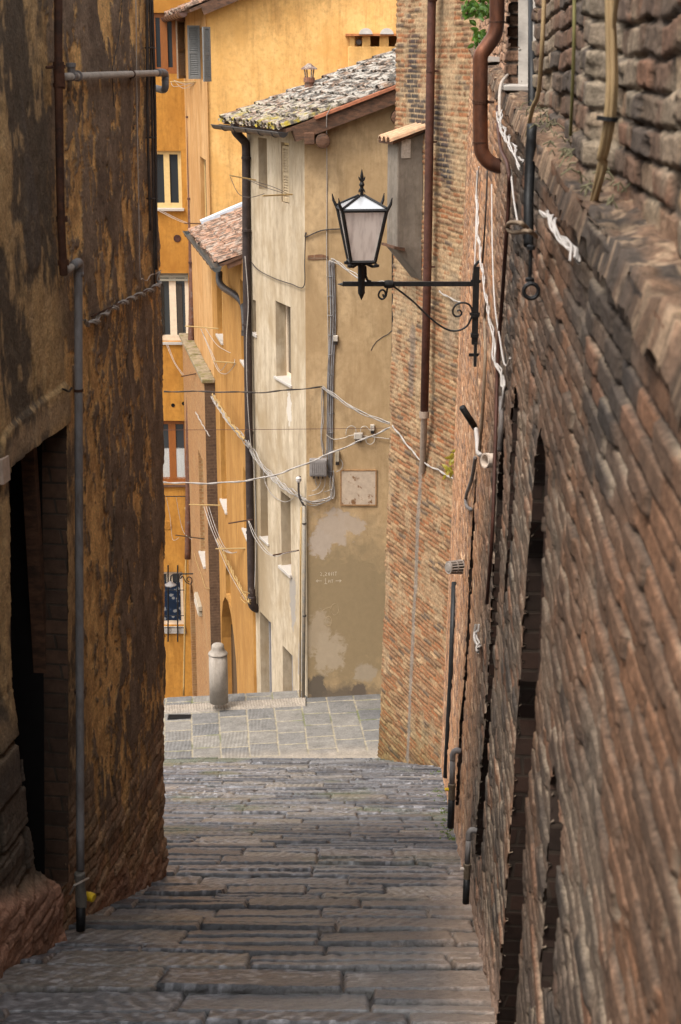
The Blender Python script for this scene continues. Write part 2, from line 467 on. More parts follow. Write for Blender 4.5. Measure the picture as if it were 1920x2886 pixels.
    dark = sst(.3, .9, (X - .0) * .35 + (Y - 26.4) * .35 + .6 * fbm(X * 2, Y * 2, 17, 4) - .1)
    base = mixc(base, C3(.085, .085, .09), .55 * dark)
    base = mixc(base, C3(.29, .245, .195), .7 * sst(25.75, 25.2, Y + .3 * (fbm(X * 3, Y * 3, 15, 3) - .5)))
    hat = np.sin(X * 95 + 4 * vn(X * 3, Y * 3, 44)) * sst(.5, .55, r2) * sst(-1.1, -1.6, X)
    H = slab * (.006 + .006 * r1) + .012 * (fbm(X * 5, Y * 5, 33, 4) - .5) + .004 * hat * slab
    mortar = mixc(C3(.28, .24, .17), C3(.12, .13, .05), sst(.55, .7, fbm(X * 1.6, Y * 1.6, 19, 3)))
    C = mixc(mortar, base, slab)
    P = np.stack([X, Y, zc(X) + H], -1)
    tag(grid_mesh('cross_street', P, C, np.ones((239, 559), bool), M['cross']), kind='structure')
    # kerb at the back of the cross street, with worn striations
    A = at(430, 1984, 27.45); B = at(858, 1968, 27.45)
    mb = MB()
    xs = np.linspace(-5.2, -.66, 12)
    n = 420
    xa = np.linspace(-5.2, -.67, n); ya = np.linspace(27.5, 27.86, 14)
    X, Y = np.meshgrid(xa, ya)
    H = .05 + .006 * np.sin(X * 120 + Y * 18) + .012 * (fbm(X * 3, Y * 3, 3, 3) - .5)
    H = H - .06 * sst(27.53, 27.5, Y) - .5 * sst(27.835, 27.86, Y)
    C = mixc(C3(.33, .28, .225), C3(.22, .19, .16), fbm(X * 4, Y * 4, 8, 3))
    P = np.stack([X, Y, zc(X) + H], -1)
    tag(grid_mesh('kerb', P, C, np.ones((13, n - 1), bool), M['cross']), kind='structure')
    # street that drops away behind the kerb
    mb = MB()
    mb.quad((-11, 27.84, 1.3), (-.3, 27.84, 1.3), (-.3, 50, -8.6), (-11, 50, -8.6))
    tag(obj('lower_street', mb, m_simple('lower_stone', (.2, .18, .16), .8, 0, .3, 2)), kind='structure')
    mb = MB(); mb.quad((-900, -900, -12), (900, -900, -12), (900, 900, -12), (-900, 900, -12))
    tag(obj('ground', mb, m_simple('earth', (.16, .13, .09), .95, 0, .4, .2)), kind='structure')
build_ground()

exec_sections = []

# ================================================================== LEFT BUILDING
def lerp_px(pl, pts, comp=0):
    """pixel outline -> function t -> s on the plane"""
    q = np.array(sorted([tuple(pl.uv(*p))[::-1] for p in pts]))
    return lambda t: np.interp(t, q[:, 0], q[:, 1])

def dist_poly(S, T, pts):
    D = np.full(S.shape, 9.)
    for (x1, y1), (x2, y2) in zip(pts[:-1], pts[1:]):
        L = (x2 - x1) ** 2 + (y2 - y1) ** 2 + 1e-9
        k = np.clip(((S - x1) * (x2 - x1) + (T - y1) * (y2 - y1)) / L, 0, 1)
        D = np.minimum(D, np.hypot(S - x1 - k * (x2 - x1), T - y1 - k * (y2 - y1)))
    return D

HALF_DOOR = [(24, 1315), (104, 1252), (186, 1191), (189, 1700), (191, 2100), (192, 2486), (150, 2520), (84, 2445), (60, 2330), (33, 2110), (28, 1700)]
def left_building():
    root = thing('plaster_house', PL.p(8, zg(8) - CZ), 'tall house with dark flaking brown and ochre plaster filling the left side', 'house')
    sc = lerp_px(PL, [(433, -300), (433, 0), (436, 120), (438, 300), (440, 449), (444, 560), (449, 640), (455, 690), (456, 770), (459, 830), (461, 960), (462, 1370), (464, 1560), (466, 1700), (466, 1920), (466, 2050), (464, 2140), (467, 2200), (465, 2300), (468, 2400), (467, 2480), (470, 2560)])
    sa = np.concatenate([np.arange(6.2, 11.1, .011), np.arange(11.1, 13, .15)])
    ta = np.arange(-6.6, 1.0, .0095)
    S, T = np.meshgrid(sa, ta)
    c = sc(T) + .010 * (fbm(T * 6, T * 0, 4, 3) - .5) + .012 * (vn(T * 22, T * 0, 3) - .5)
    rr = np.maximum(0, S - c); se = np.minimum(S, c)
    # plaster skin over ochre render over brick
    big = fbm(S * .9, T * .55, 11, 4)
    st = fbm(S * 8.5 + 1.6 * fbm(S * 4, T * 4, 9, 3), T * 3.3 + .8 * fbm(S * 5, T * 5, 10, 3), 12, 6, .66)
    f2 = fbm(S * 30, T * 9, 13, 4, .65)
    pipe_s = PL.uv(215, 1400)[0]
    leftz = sst(pipe_s + .15, pipe_s - .25, S + .25 * (fbm(S * 2, T * .8, 14, 3) - .5))
    strip = sst(.30, .05, np.abs(S - pipe_s - .22)) * sst(-1.0, -1.8, T)
    flake = sst(.55, .562, st * .62 + f2 * .2 + big * .18 + .075 * strip + .055 * sst(9.3, 9.8, S) * sst(-2.2, -1.2, T) + .05 * sst(.5, .1, np.abs(S - 9.1)) * sst(-4.6, -3.6, T) * sst(-1.4, -2.2, T) + .012)
    dark = mixc(C3(.145, .102, .072), C3(.24, .172, .12), sst(.3, .7, fbm(S * 7, T * 4.2, 15, 6, .65)))
    och = mixc(C3(.72, .44, .18), C3(.44, .255, .105), sst(.3, .7, fbm(S * 14, T * 8, 16, 5)))
    lum = fbm(S * 3.2, T * 2.0, 17, 5, .6)
    lcol = mixc(C3(.11, .082, .057), C3(.44, .29, .14), sst(.44, .60, lum + .25 * (f2 - .5)))
    lcol = mixc(lcol, C3(.46, .31, .16), .7 * sst(.6, .72, fbm(S * 14, T * 7, 18, 4)))
    C = mixc(mixc(dark, och, flake), lcol, leftz)
    H = -.009 * flake * (1 - leftz) + .012 * (fbm(S * 14, T * 9, 48, 4, .6) - .5) + .035 * (fbm(S * 1.1, T * .8, 19, 4) - .5) + .004 * (f2 - .5)
    H = H + leftz * .03 * (lum - .5)
    # worn brick base
    tg = -1.63 - .41 * S
    base = sst(1.05, .35, T - tg - .9 * sst(9.2, 10.3, S) * .4 + 1.2 * (fbm(S * 2.2, T * 1.6, 21, 4) - .5))
    base = np.maximum(base, .0)
    m, r1, r2, r3, d = bricks(S, T, .27, .08, 5, .03, (.003, .011), .02)
    bc = mixc(C3(.33, .18, .105), C3(.44, .285, .165), r1); bc = mixc(bc, C3(.14, .095, .07), .7 * sst(.55, .9, r2))
    bc = mixc(C3(.11, .075, .05), bc, m)
    bc = mixc(bc, C3(.2, .13, .07), .6 * sst(.52, .66, fbm(S * 5, T * 4, 24, 4)))
    C = mixc(C, bc, base * .92)
    H = H + base * (-.012 + .018 * m * (.3 + r1) + .022 * (fbm(S * 8, T * 8, 25, 3) - .5))
    # reddish rubble along the bottom edge
    red = sst(.42, .08, T - tg + .3 * (fbm(S * 4, T * 4, 26, 3) - .5)) * sst(8.3, 8.9, S)
    C = mixc(C, mixc(C3(.32, .165, .11), C3(.2, .11, .08), r1), .8 * red)
    H = H + red * .03 * fbm(S * 12, T * 16, 27, 4, .6)
    # doorstep: rounded reddish stone along the foot of the door
    stp = sst(.52, .40, T - tg + .05 * (fbm(S * 5, T * 5, 28, 3) - .5)) * sst(PL.uv(140, 2520)[0] + .05, PL.uv(140, 2520)[0] - .1, S)
    ruf = vn(S * 11, T * 3, 29)
    C = mixc(C, mixc(C3(.42, .23, .155), C3(.25, .14, .095), ruf), stp)
    H = H + stp * (.11 + .05 * (ruf - .5) + .03 * (fbm(S * 9, T * 9, 30, 3) - .5)) * sst(-.1, .3, .52 - (T - tg) + .12)
    # stone blocks left of the door
    m2, q1, q2, q3, d2 = bricks(S, T, .5, .26, 45, .03, (.004, .02))
    blk = sst(7.95, 7.85, S) * sst(-3.0, -3.5, T) * (1 - stp)
    C = mixc(C, mixc(C3(.05, .04, .03), mixc(C3(.13, .10, .075), C3(.09, .07, .055), q1), m2), blk)
    H = H + blk * .03 * m2 * (.5 + q1)
    # pale lintel over the door
    la = [PL.uv(20, 1275), PL.uv(100, 1205), PL.uv(180, 1140)]
    dl = dist_poly(S, T, la)
    lt = sst(.10, .02, dl + .07 * (fbm(S * 9, T * 9, 33, 3) - .5)); C = mixc(C, C3(.40, .28, .17), .75 * lt); H = H + .02 * sst(.13, .1, dl)
    # long tapering grey stain, upper left
    g = [PL.uv(68, 270), PL.uv(80, 420), PL.uv(95, 560), PL.uv(95, 700)]
    dg = dist_poly(S, T, g); gs = sst(.01, -.03, dg - np.interp(T, [PL.uv(95, 700)[1], PL.uv(80, 420)[1], PL.uv(68, 270)[1]], [.13, .05, .01]) + .05 * (fbm(S * 6, T * 4, 35, 3) - .5))
    C = mixc(C, C3(.11, .086, .068), .85 * gs); H = H + .008 * gs
    # cracks
    for pts in ([(368, 925), (362, 1020), (372, 1100), (364, 1222)], [(360, 1585), (366, 1640), (373, 1700)], [(198, 180), (196, 250), (200, 310)], [(380, 300), (378, 420)],
                [(318, 1340), (322, 1480), (315, 1560)], [(95, 1010), (102, 1060), (98, 1130)], [(320, 700), (316, 760), (312, 800)], [(325, 880), (322, 960)], [(252, 1000), (255, 1090)], [(320, 2060), (314, 2150), (330, 2270)], [(322, 1500), (312, 1640)]):
        q = [PL.uv(*p) for p in pts]
        dd = dist_poly(S, T, q) + .012 * (fbm(S * 18, T * 18, 37, 3) - .5)
        k = sst(.013, .003, dd); C = mixc(C, C3(.015, .011, .008), .9 * k); H = H - .02 * k
    # hole in the plaster
    for (px, py, r) in ((317, 2118, .024), (370, 1180, .02), (300, 470, .012)):
        a, b = PL.uv(px, py); k = sst(r, r * .5, np.hypot(S - a, (T - b) * .7)); C = mixc(C, C3(.015, .01, .008), k); H = H - .05 * k
    P = PL.O + se[..., None] * PL.S + T[..., None] * PL.U + (H * sst(.1, 0, rr) - rr)[..., None] * PL.N
    door = [tuple(PL.uv(*p)) for p in HALF_DOOR]
    sm = (S[:-1, :-1] + S[1:, 1:]) / 2; tm = (T[:-1, :-1] + T[1:, 1:]) / 2
    grid_mesh('wall', P, C, ~inpoly(sm, tm, door), M['wall_left'], root)
    # rest of the house (out of frame), kept low to let skylight into the alley
    plain = m_simple('brown_plaster', (.11, .075, .048), .95, 0, .5, 2)
    mb = MB()
    mb.quad(PL.p(-6, -8), PL.p(6.25, -8), PL.p(6.25, 1.4), PL.p(-6, 1.4))
    mb.quad(PL.p(6.2, .95, -.03), PL.p(10.66, .95, -.03), PL.p(10.66, 1.4, -.03), PL.p(6.2, 1.4, -.03))
    mb.quad(PL.p(10.62, -8, -1.2), PL.p(10.62, 1.4, -.03), PL.p(10.62, 1.4, -8), PL.p(10.62, -8, -8))
    mb.quad(PL.p(-6, -8), PL.p(-6, 1.4), PL.p(-6, 1.4, -8), PL.p(-6, -8, -8))
    mb.quad(PL.p(-6, -8, -8), PL.p(10.66, -8, -8), PL.p(10.66, 1.4, -8), PL.p(-6, 1.4, -8))
    obj('wall', mb, plain, root)
    mb = MB(); mb.pbox(PL, -6.2, 10.7, 1.4, 1.55, -8.2, .1); obj('roof', mb, plain, root)
    # door: reveal, timber frame, black sheets that paint the opening's shade
    mb = MB()
    k = len(door)
    for i in range(k):
        a, b = door[i], door[(i + 1) % k]
        mb.quad(PL.p(*a, .004), PL.p(*b, .004), PL.p(*b, -.14), PL.p(*a, -.14))
    obj('reveal', mb, m_brick('door_brick', (.105, .058, .036), (.055, .034, .024), (.05, .037, .027), .26, .085), root)
    mb = MB()
    for i in range(k):
        a, b = door[i], door[(i + 1) % k]
        mb.quad(PL.p(*a, -.14), PL.p(*b, -.14), PL.p(*b, -.5), PL.p(*a, -.5))
    obj('passage', mb, M['black'], root)
    d0 = obj_door = None
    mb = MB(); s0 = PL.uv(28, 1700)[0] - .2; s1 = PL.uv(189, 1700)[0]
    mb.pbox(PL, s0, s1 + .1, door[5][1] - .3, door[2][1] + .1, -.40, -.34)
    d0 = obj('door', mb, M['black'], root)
    mb = MB(); mb.pbox(PL, s1 - .06, s1 + .0, door[5][1] - .05, door[2][1] + .02, -.20, -.125)
    obj('door_frame', mb, M['wood'], d0)
    mb = MB(); a = PL.rect(-8, 12, 1288, 1360); mb.pbox(PL, a[0], a[1], a[2], a[3], .0, .03)
    obj('stone_plate', mb, m_simple('pale_plate', (.5, .38, .3), .8, 0, .2, 20), root)
left_building()

# ================================================================== RIGHT BUILDING
SLITS = {
 'A': [(1535, 1205), (1525, 1238), (1513, 1368), (1507, 1470), (1496, 1572), (1486, 1735), (1476, 1920), (1466, 2022), (1456, 2227), (1446, 2383), (1434, 2576), (1421, 2739), (1408, 2900), (1458, 2900), (1468, 2780), (1481, 2617), (1491, 2424), (1503, 2227), (1518, 2022), (1525, 1920), (1533, 1735), (1541, 1572), (1547, 1409), (1549, 1262)],
 'B': [(1575, 2154), (1563, 2210), (1562, 2330), (1552, 2530), (1542, 2650), (1537, 2790), (1580, 2790), (1587, 2600), (1593, 2480), (1598, 2330), (1592, 2230)],
 'C': [(1462, 1085), (1455, 1150), (1445, 1370), (1437, 1550), (1426, 1700), (1437, 1705), (1441, 1600), (1451, 1490), (1461, 1290), (1468, 1130)],
 'D': [(1427, 1200), (1418, 1300), (1408, 1400), (1400, 1600), (1390, 1800), (1380, 1980), (1362, 2180), (1353, 2290), (1345, 2410), (1366, 2418), (1375, 2260), (1385, 2130), (1395, 1950), (1405, 1800), (1415, 1650), (1422, 1500), (1428, 1350)],
 'E': [(1346, 1330), (1335, 1480), (1328, 1600), (1322, 1750), (1315, 1900), (1300, 2030), (1293, 2180), (1288, 2270), (1299, 2275), (1305, 2180), (1312, 2030), (1323, 1900), (1330, 1750), (1338, 1600), (1343, 1480)],
}
la_, lb_ = PR.uv(1810, 755), PR.uv(1378, 184)
def tl(s): return la_[1] + (s - la_[0]) * (lb_[1] - la_[1]) / (lb_[0] - la_[0])

def right_cols(S, T, seed):
    m, r1, r2, r3, d = bricks(S, T, .26, .064, seed, .006, (.0035, .007), .009)
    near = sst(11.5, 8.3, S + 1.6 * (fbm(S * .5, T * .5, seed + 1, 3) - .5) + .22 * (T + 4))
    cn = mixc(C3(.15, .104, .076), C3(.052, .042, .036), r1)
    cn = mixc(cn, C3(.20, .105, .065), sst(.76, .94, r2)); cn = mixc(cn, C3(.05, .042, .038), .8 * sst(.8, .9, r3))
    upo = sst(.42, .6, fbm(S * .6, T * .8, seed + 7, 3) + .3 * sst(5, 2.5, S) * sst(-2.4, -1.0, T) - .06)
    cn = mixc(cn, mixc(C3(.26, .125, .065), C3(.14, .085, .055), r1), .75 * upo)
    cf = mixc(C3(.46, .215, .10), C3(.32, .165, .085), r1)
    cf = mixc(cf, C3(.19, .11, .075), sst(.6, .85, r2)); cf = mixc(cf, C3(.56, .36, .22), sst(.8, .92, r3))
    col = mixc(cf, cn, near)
    mo = mixc(C3(.42, .265, .165), C3(.11, .085, .066), near); mo = mixc(mo, C3(.36, .285, .21), near * sst(.52, .62, fbm(S * 3, T * 4, seed + 8, 3)))  # pale near mortar puts skylit brick edges into the colour
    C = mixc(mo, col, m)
    sme = sst(.5, .68, fbm(S * 1.6, T * 2.2, seed + 3, 5, .6))
    C = mixc(C, mixc(mo, C3(.23, .175, .13), near) * .9, .5 * sme)
    wet = sst(.52, .66, fbm(S * .9, T * .35, seed + 4, 4)); C = mixc(C, C * .62, .6 * wet)
    H = m * (.006 + .014 * r1 + .006 * r3) * (1 - .5 * sme) + .008 * (fbm(S * 12, T * 24, seed + 5, 5, .6) - .5) + .008 * (fbm(S * .6, T * .6, seed + 6, 2) - .5) - .012 * sst(.86, .95, r3) * m
    return C, H

def right_building():
    root = thing('brick_house', PR.p(9, zg(9) - CZ), 'long weathered brick house wall with a ledge and tall dark slits along the right side', 'house')
    holes = [[tuple(PR.uv(*p)) for p in L] for L in SLITS.values()]
    nose = .0
    for (sa, ta) in ((np.arange(1.2, 9.2, .022), np.arange(-5.9, .05, .0062)), (np.arange(9.178, 24.2, .034), np.arange(-12.4, .1, .0135))):
        S, T = np.meshgrid(sa, ta)
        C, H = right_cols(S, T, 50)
        # ledge nose: the wall swells slightly under the ledge
        H = H + .012 * sst(.12, .0, tl(S) - T)
        # pinkish plaster skirt at the foot
        tg = -1.63 - .41 * S
        sk = sst(.32, .1, T - tg + .25 * (fbm(S * 1.5, T * 3, 66, 4) - .5)) * sst(15, 11, S)
        C = mixc(C, C3(.36, .24, .18), .6 * sk)
        sm = (S[:-1, :-1] + S[1:, 1:]) / 2; tm = (T[:-1, :-1] + T[1:, 1:]) / 2
        keep = tm < tl(sm) - .01 + .012 * (vn(sm * 9, tm * 0, 3) - .5)
        keep &= tm > (-1.63 - .41 * sm) - .5
        for h in holes: keep &= ~inpoly(sm, tm, h)
        P = PR.O + S[..., None] * PR.S + T[..., None] * PR.U + H[..., None] * PR.N
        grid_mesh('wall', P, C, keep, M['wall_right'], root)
    # recessed openings; dark jambs and black sheets put their shade into colour
    for key, h in zip(SLITS, holes):
        mb = MB(); k = len(h); ctr = np.mean(h, 0)
        for i in range(k):
            a, b = h[i], h[(i + 1) % k]
            mb.quad(PR.p(*a, .012), PR.p(*b, .012), PR.p(*b, -.34), PR.p(*a, -.34))
        o = obj('recess', mb, M['jamb'], root)
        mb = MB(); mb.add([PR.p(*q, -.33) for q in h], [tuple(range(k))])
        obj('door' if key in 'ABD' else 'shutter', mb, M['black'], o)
    # upper wall, set back behind the ledge
    P2 = PR.off(-.09)
    sa = np.arange(1.2, 22.6, .022); ta = np.arange(-.75, 1.35, .0068)
    S, T = np.meshgrid(sa, ta)
    m, r1, r2, r3, d = bricks(S, T, .27, .078, 90, .04, (.004, .011), .018)
    C = mixc(C3(.19, .10, .062), C3(.125, .088, .064), r1); C = mixc(C, C3(.085, .066, .054), sst(.6, .85, r2)); C = mixc(C, C3(.34, .23, .14), .8 * sst(.8, .92, r3))
    C = mixc(C, mixc(C3(.42, .24, .15), C3(.33, .19, .12), r1), sst(9, 12, S))
    C = mixc(C3(.06, .046, .035), C, m)
    C = mixc(C, C3(.3, .24, .17), .6 * sst(.56, .7, fbm(S * 2.5, T * 3, 95, 4)))
    H = m * (.010 + .018 * r2) + .016 * (fbm(S * 12, T * 16, 92, 5, .6) - .5) - .02 * sst(.8, .9, r3) * m
    # shallow brick pilasters
    for a, w, dd in ((4.6, .35, .06), (10.2, .3, .07)):
        H = H + dd * sst(w / 2 + .02, w / 2, np.abs(S - a))
    wr = PR.off(-.09)
    win = [[tuple(wr.uv(*p)) for p in ((1470, -140), (1513, -140), (1513, 325), (1470, 262))]]
    sm = (S[:-1, :-1] + S[1:, 1:]) / 2; tm = (T[:-1, :-1] + T[1:, 1:]) / 2
    keep = (tm > tl(sm) - .05) & ~inpoly(sm, tm, win[0])
    P = P2.O + S[..., None] * P2.S + T[..., None] * P2.U + H[..., None] * P2.N
    grid_mesh('wall', P, C, keep, M['wall_right'], root)
    mb = MB(); k = 4; h = win[0]
    for i in range(k):
        a, b = h[i], h[(i + 1) % k]; mb.quad(P2.p(*a, .02), P2.p(*b, .02), P2.p(*b, -.2), P2.p(*a, -.2))
    w = obj('window', mb, m_simple('grey_jamb', (.3, .27, .24), .8, 0, .2, 12), root)
    mb = MB(); mb.add([P2.p(*q, -.19) for q in h], [(0, 1, 2, 3)]); obj('pane', mb, M['glass'], w)
    mb = MB(); s0 = min(h[2][0], h[3][0]); s1 = max(h[2][0], h[3][0]); t0 = tl((s0 + s1) / 2)
    mb.pbox(P2, s1 - .45, s1 + .12, t0 + .02, t0 + .05, -.05, .125); obj('sill', mb, M['white'], w, bevel=.006)
    # ledge top, rough and lichened
    sa = np.arange(1.2, 22.6, .012); da = np.linspace(-.2, .04, 26)
    S, Dd = np.meshgrid(sa, da)
    ed = .022 * (fbm(S * 3, S * 0, 71, 4) - .5) * 2
    Z = tl(S) + .04 * (fbm(S * 6, Dd * 9, 72, 5) - .5) + .022 * (fbm(S * 28, Dd * 34, 79, 4, .65) - .5) * sst(.03, .0, Dd) - .075 * sst(.02, .04, Dd) + .03 * sst(.0, -.09, Dd) * fbm(S * 7, Dd * 9, 73, 3)
    C = mixc(C3(.14, .085, .054), C3(.048, .037, .03), sst(.3, .7, fbm(S * 6, Dd * 14, 74, 4)))
    C = mixc(C, C3(.29, .205, .135), .6 * sst(.56, .64, fbm(S * 22, Dd * 30, 75, 4)))
    jn = np.abs(((S + .03 * (vn(S * 3, S * 0, 77) - .5)) / .15) % 1 - .5) * .15; jk = sst(.063, .073, jn) * sst(-.12, .0, Dd) ; bi = hsh(np.floor(S / .15), S * 0, 78)
    C = mixc(C, C * (.6 + .8 * bi[..., None]), sst(-.1, 0, Dd)); C = mixc(C, C3(.04, .03, .022), .8 * jk); Z = Z - .018 * jk + .02 * (bi - .5) * sst(-.1, 0, Dd)
    P = PR.O + S[..., None] * PR.S + Z[..., None] * PR.U + (Dd + ed * sst(-.05, .05, Dd))[..., None] * PR.N
    grid_mesh('ledge', P, C, np.ones((25, len(sa) - 1), bool), M['wall_right'], root)
    # white sill further along
    mb = MB(); a = PR.uv(1376, 190); mb.pbox(PR, a[0] - .35, a[0] + .35, a[1] + .05, a[1] + .09, -.14, .06); obj('sill', mb, M['white'], root)
    # unseen parts of the house, top lowered so more skylight reaches the alley
    pm = m_brick('plain_brick', (.27, .15, .095), (.2, .13, .09), (.24, .18, .13), ax=(0, 1, 0))
    mb = MB()
    mb.quad(PR.p(-6, -8), PR.p(1.25, -8), PR.p(1.25, 1.6), PR.p(-6, 1.6))
    mb.quad(PR.p(1.2, 1.3, -.16), PR.p(24, 1.3, -.16), PR.p(24, 1.6, -.16), PR.p(1.2, 1.6, -.16))
    mb.quad(PR.p(24.1, -13, -.1), PR.p(24.1, 1.6, -.1), PR.p(24.1, 1.6, -8), PR.p(24.1, -13, -8))
    mb.quad(PR.p(-6, -8), PR.p(-6, 1.6), PR.p(-6, 1.6, -8), PR.p(-6, -8, -8))
    mb.quad(PR.p(-6, -13, -8), PR.p(24.1, -13, -8), PR.p(24.1, 1.6, -8), PR.p(-6, 1.6, -8))
    obj('wall', mb, pm, root)
    mb = MB(); mb.pbox(PR, -6.2, 24.2, 1.6, 1.75, -8.2, .1); obj('roof', mb, pm, root)
right_building()

# ================================================================== BRICK TOWER
def tower():
    root = thing('brick_tower', PTW.p(.5, 3 - CZ), 'tall angled brick corner building with soot stains beyond the lamp', 'building')
    s0 = lerp_px(PTW, [(1121, -300), (1120, 0), (1117, 200), (1112, 600), (1104, 1000), (1098, 1300), (1085, 1700), (1075, 1950), (1066, 2140)])
    sa = np.concatenate([np.arange(-3, -.6, .3), np.arange(-.6, 3.6, .018)]); ta = np.arange(-12.6, 2.2, .019)
    S, T = np.meshgrid(sa, ta)
    c = s0(T) + .02 * (fbm(T * 4, T * 0, 5, 3) - .5) + .025 * (vn(T * 14, T * 0, 6) - .5)
    rr = np.maximum(0, c - S); se = np.maximum(S, c)
    q = S - c
    m, r1, r2, r3, d = bricks(S, T, .27, .072, 120, .02, (.003, .014))
    C = mixc(C3(.29, .115, .048), C3(.17, .095, .052), r1); C = mixc(C, C3(.31, .195, .105), sst(.65, .9, r2)); C = mixc(C, C3(.12, .08, .055), sst(.86, .95, r3))
    up = sst(-8.5, -2.5, T)
    mo = mixc(C3(.255, .165, .088), C3(.33, .235, .135), up)
    C = mixc(mo, C, m)
    sme = sst(.53, .65, fbm(S * 2.4, T * 1.6, 121, 5, .62) + .12 * up * sst(.2, .6, q) + .10 * sst(.36, .1, q) * sst(-1, -5, T) - .05 + .03 * sst(-3, -1, T))
    C = mixc(C, mixc(mo, C3(.38, .275, .165), fbm(S * 9, T * 9, 122, 3)), .65 * sme)
    # black soot
    so = [PTW.uv(1165, 150), PTW.uv(1170, 330), PTW.uv(1240, 330), PTW.uv(1255, 470)]
    ds = dist_poly(S, T, so)
    soot = sst(.42, .1, ds + .5 * (fbm(S * 3, T * 2.2, 123, 4) - .5)) * m
    C = mixc(C, C3(.035, .032, .034), .9 * soot * sst(.15, .4, r2 + .3 * sst(.3, .1, ds)))
    ds2 = dist_poly(S, T, [PTW.uv(1165, 930), PTW.uv(1160, 1100)]); C = mixc(C, C3(.14, .11, .09), .7 * sst(.16, .04, ds2 + .1 * (fbm(S * 7, T * 4, 124, 3) - .5)))
    # dark band under the chute, damp mossy foot
    ds3 = dist_poly(S, T, [PTW.uv(1290, 820), PTW.uv(1270, 950)]); C = mixc(C, C3(.19, .145, .1), .6 * sst(.35, .1, ds3 + .3 * (fbm(S * 3, T * 3, 125, 3) - .5)))
    foot = sst(-9.9, -12.1, T + 1.2 * (fbm(S * 2, T * 1.3, 126, 3) - .5)); C = mixc(C, C * C3(.62, .66, .5), foot)
    # cemented seam
    sm = [PTW.uv(1196, 1176), PTW.uv(1180, 1500), PTW.uv(1165, 1800), PTW.uv(1150, 2140)]
    dsm = dist_poly(S, T, sm); k = sst(.075, .05, dsm + .03 * (fbm(S * 8, T * 4, 127, 3) - .5)); C = mixc(C, mixc(C3(.17, .145, .12), C3(.26, .215, .175), fbm(S * 9, T * 3, 128, 3)), .8 * k)
    H = m * (.006 + .02 * r1) * (1 - .6 * sme) * (1 - k) + .03 * (fbm(S * 6, T * 6, 129, 4) - .5) + .02 * (fbm(S * 1.1, T * 1, 130, 3) - .5) + .012 * k
    P = PTW.O + se[..., None] * PTW.S + T[..., None] * PTW.U + (H - rr)[..., None] * PTW.N
    grid_mesh('wall', P, C, np.ones((len(ta) - 1, len(sa) - 1), bool), M['tower'], root)
    pm = bpy.data.materials['plain_brick']
    mb = MB(); mb.pbox(PTW, .45, 6, -17, 2.2, -6, -.4)
    mb.pbox(PTW, .2, 6.2, 2.15, 3.2, -6, .0); obj('wall', mb, pm, root)
    # projecting plastered chute under a small tile
    P = PTW; sb = P.uv(1193, 600)[0]; dd = .42
    a = sb - .42
    tt = P.uv(1193, 385)[1]
    t_in = P.uv(1187, 792)[1]; o = P.p(sb, 0, dd); 
    Pn = Plane(P.p(sb, 0), P.N)                     # near side plane
    t_out = Pn.uv(1104, 705)[1]
    mb = MB()
    mb.hexa([P.p(a, t_in, .0), P.p(sb, t_in, .0), P.p(sb, t_out, dd), P.p(a, t_out, dd), P.p(a, tt + .06, .0), P.p(sb, tt + .06, .0), P.p(sb, tt - .06, dd), P.p(a, tt - .06, dd)])
    gp = m_plaster('grey_render', (.15, .125, .1), (.27, .23, .19), (.1, .085, .07), .5)
    ch = obj('chute', mb, gp, root, bevel=.02)
    mb = MB(); mb.hexa([P.p(a - .08, t_out - .02, dd - .12), P.p(sb + .03, t_out - .02, dd - .12), P.p(sb + .03, t_out + .02, dd + .05), P.p(a - .08, t_out + .02, dd + .05), P.p(a - .08, t_out + .03, dd - .12), P.p(sb + .03, t_out + .03, dd - .12), P.p(sb + .03, t_out + .06, dd + .05), P.p(a - .08, t_out + .06, dd + .05)])
    obj('slab', mb, M['wood'], ch)
    mb = MB(); mb.pbox(P, sb - .12, sb + .012, tt - .3, tt - .03, .22, .36); obj('stone_patch', mb, m_simple('pale_mortar', (.42, .36, .3), .9, 0, .3, 20), ch)
    # tiles on top
    mb = MB()
    for j in range(3):
        sj = sb + .02 - j * .17
        n = 7
        for (d0, z0, d1, z1, r0, r1) in ((dd + .16, tt - .06, -.02, tt + .13, .085, .07),):
            for side in range(1):
                ring = []
                for (dq, zq, rq) in ((d0, z0, r0), (d1, z1, r1)):
                    for k in range(n):
                        an = math.pi * k / (n - 1)
                        ring.append(P.p(sj + rq * math.cos(an), zq + rq * math.sin(an), dq))
                    for k in range(n):
                        an = math.pi * (n - 1 - k) / (n - 1)
                        ring.append(P.p(sj + (rq - .018) * math.cos(an), zq + (rq - .018) * math.sin(an), dq))
                m2 = 2 * n
                mb.add(ring, [(k, (k + 1) % m2, m2 + (k + 1) % m2, m2 + k) for k in range(m2)] + [tuple(range(m2))[::-1], tuple(range(m2, 2 * m2))])
    obj('roof', mb, m_simple('chute_tile', (.5, .3, .18), .85, 0, .3, 14, (.3, .24, .16), thr=(.5, .65)), root, smooth=False)
    mb = MB(); mb.hexa([P.p(a - .1, tt - .10, dd + .1), P.p(sb + .06, tt - .10, dd + .1), P.p(sb + .06, tt + .09, -.02), P.p(a - .1, tt + .09, -.02), P.p(a - .1, tt - .06, dd + .1), P.p(sb + .06, tt - .06, dd + .1), P.p(sb + .06, tt + .12, -.02), P.p(a - .1, tt + .12, -.02)])
    obj('roof_board', mb, M['wood'], root)
tower()

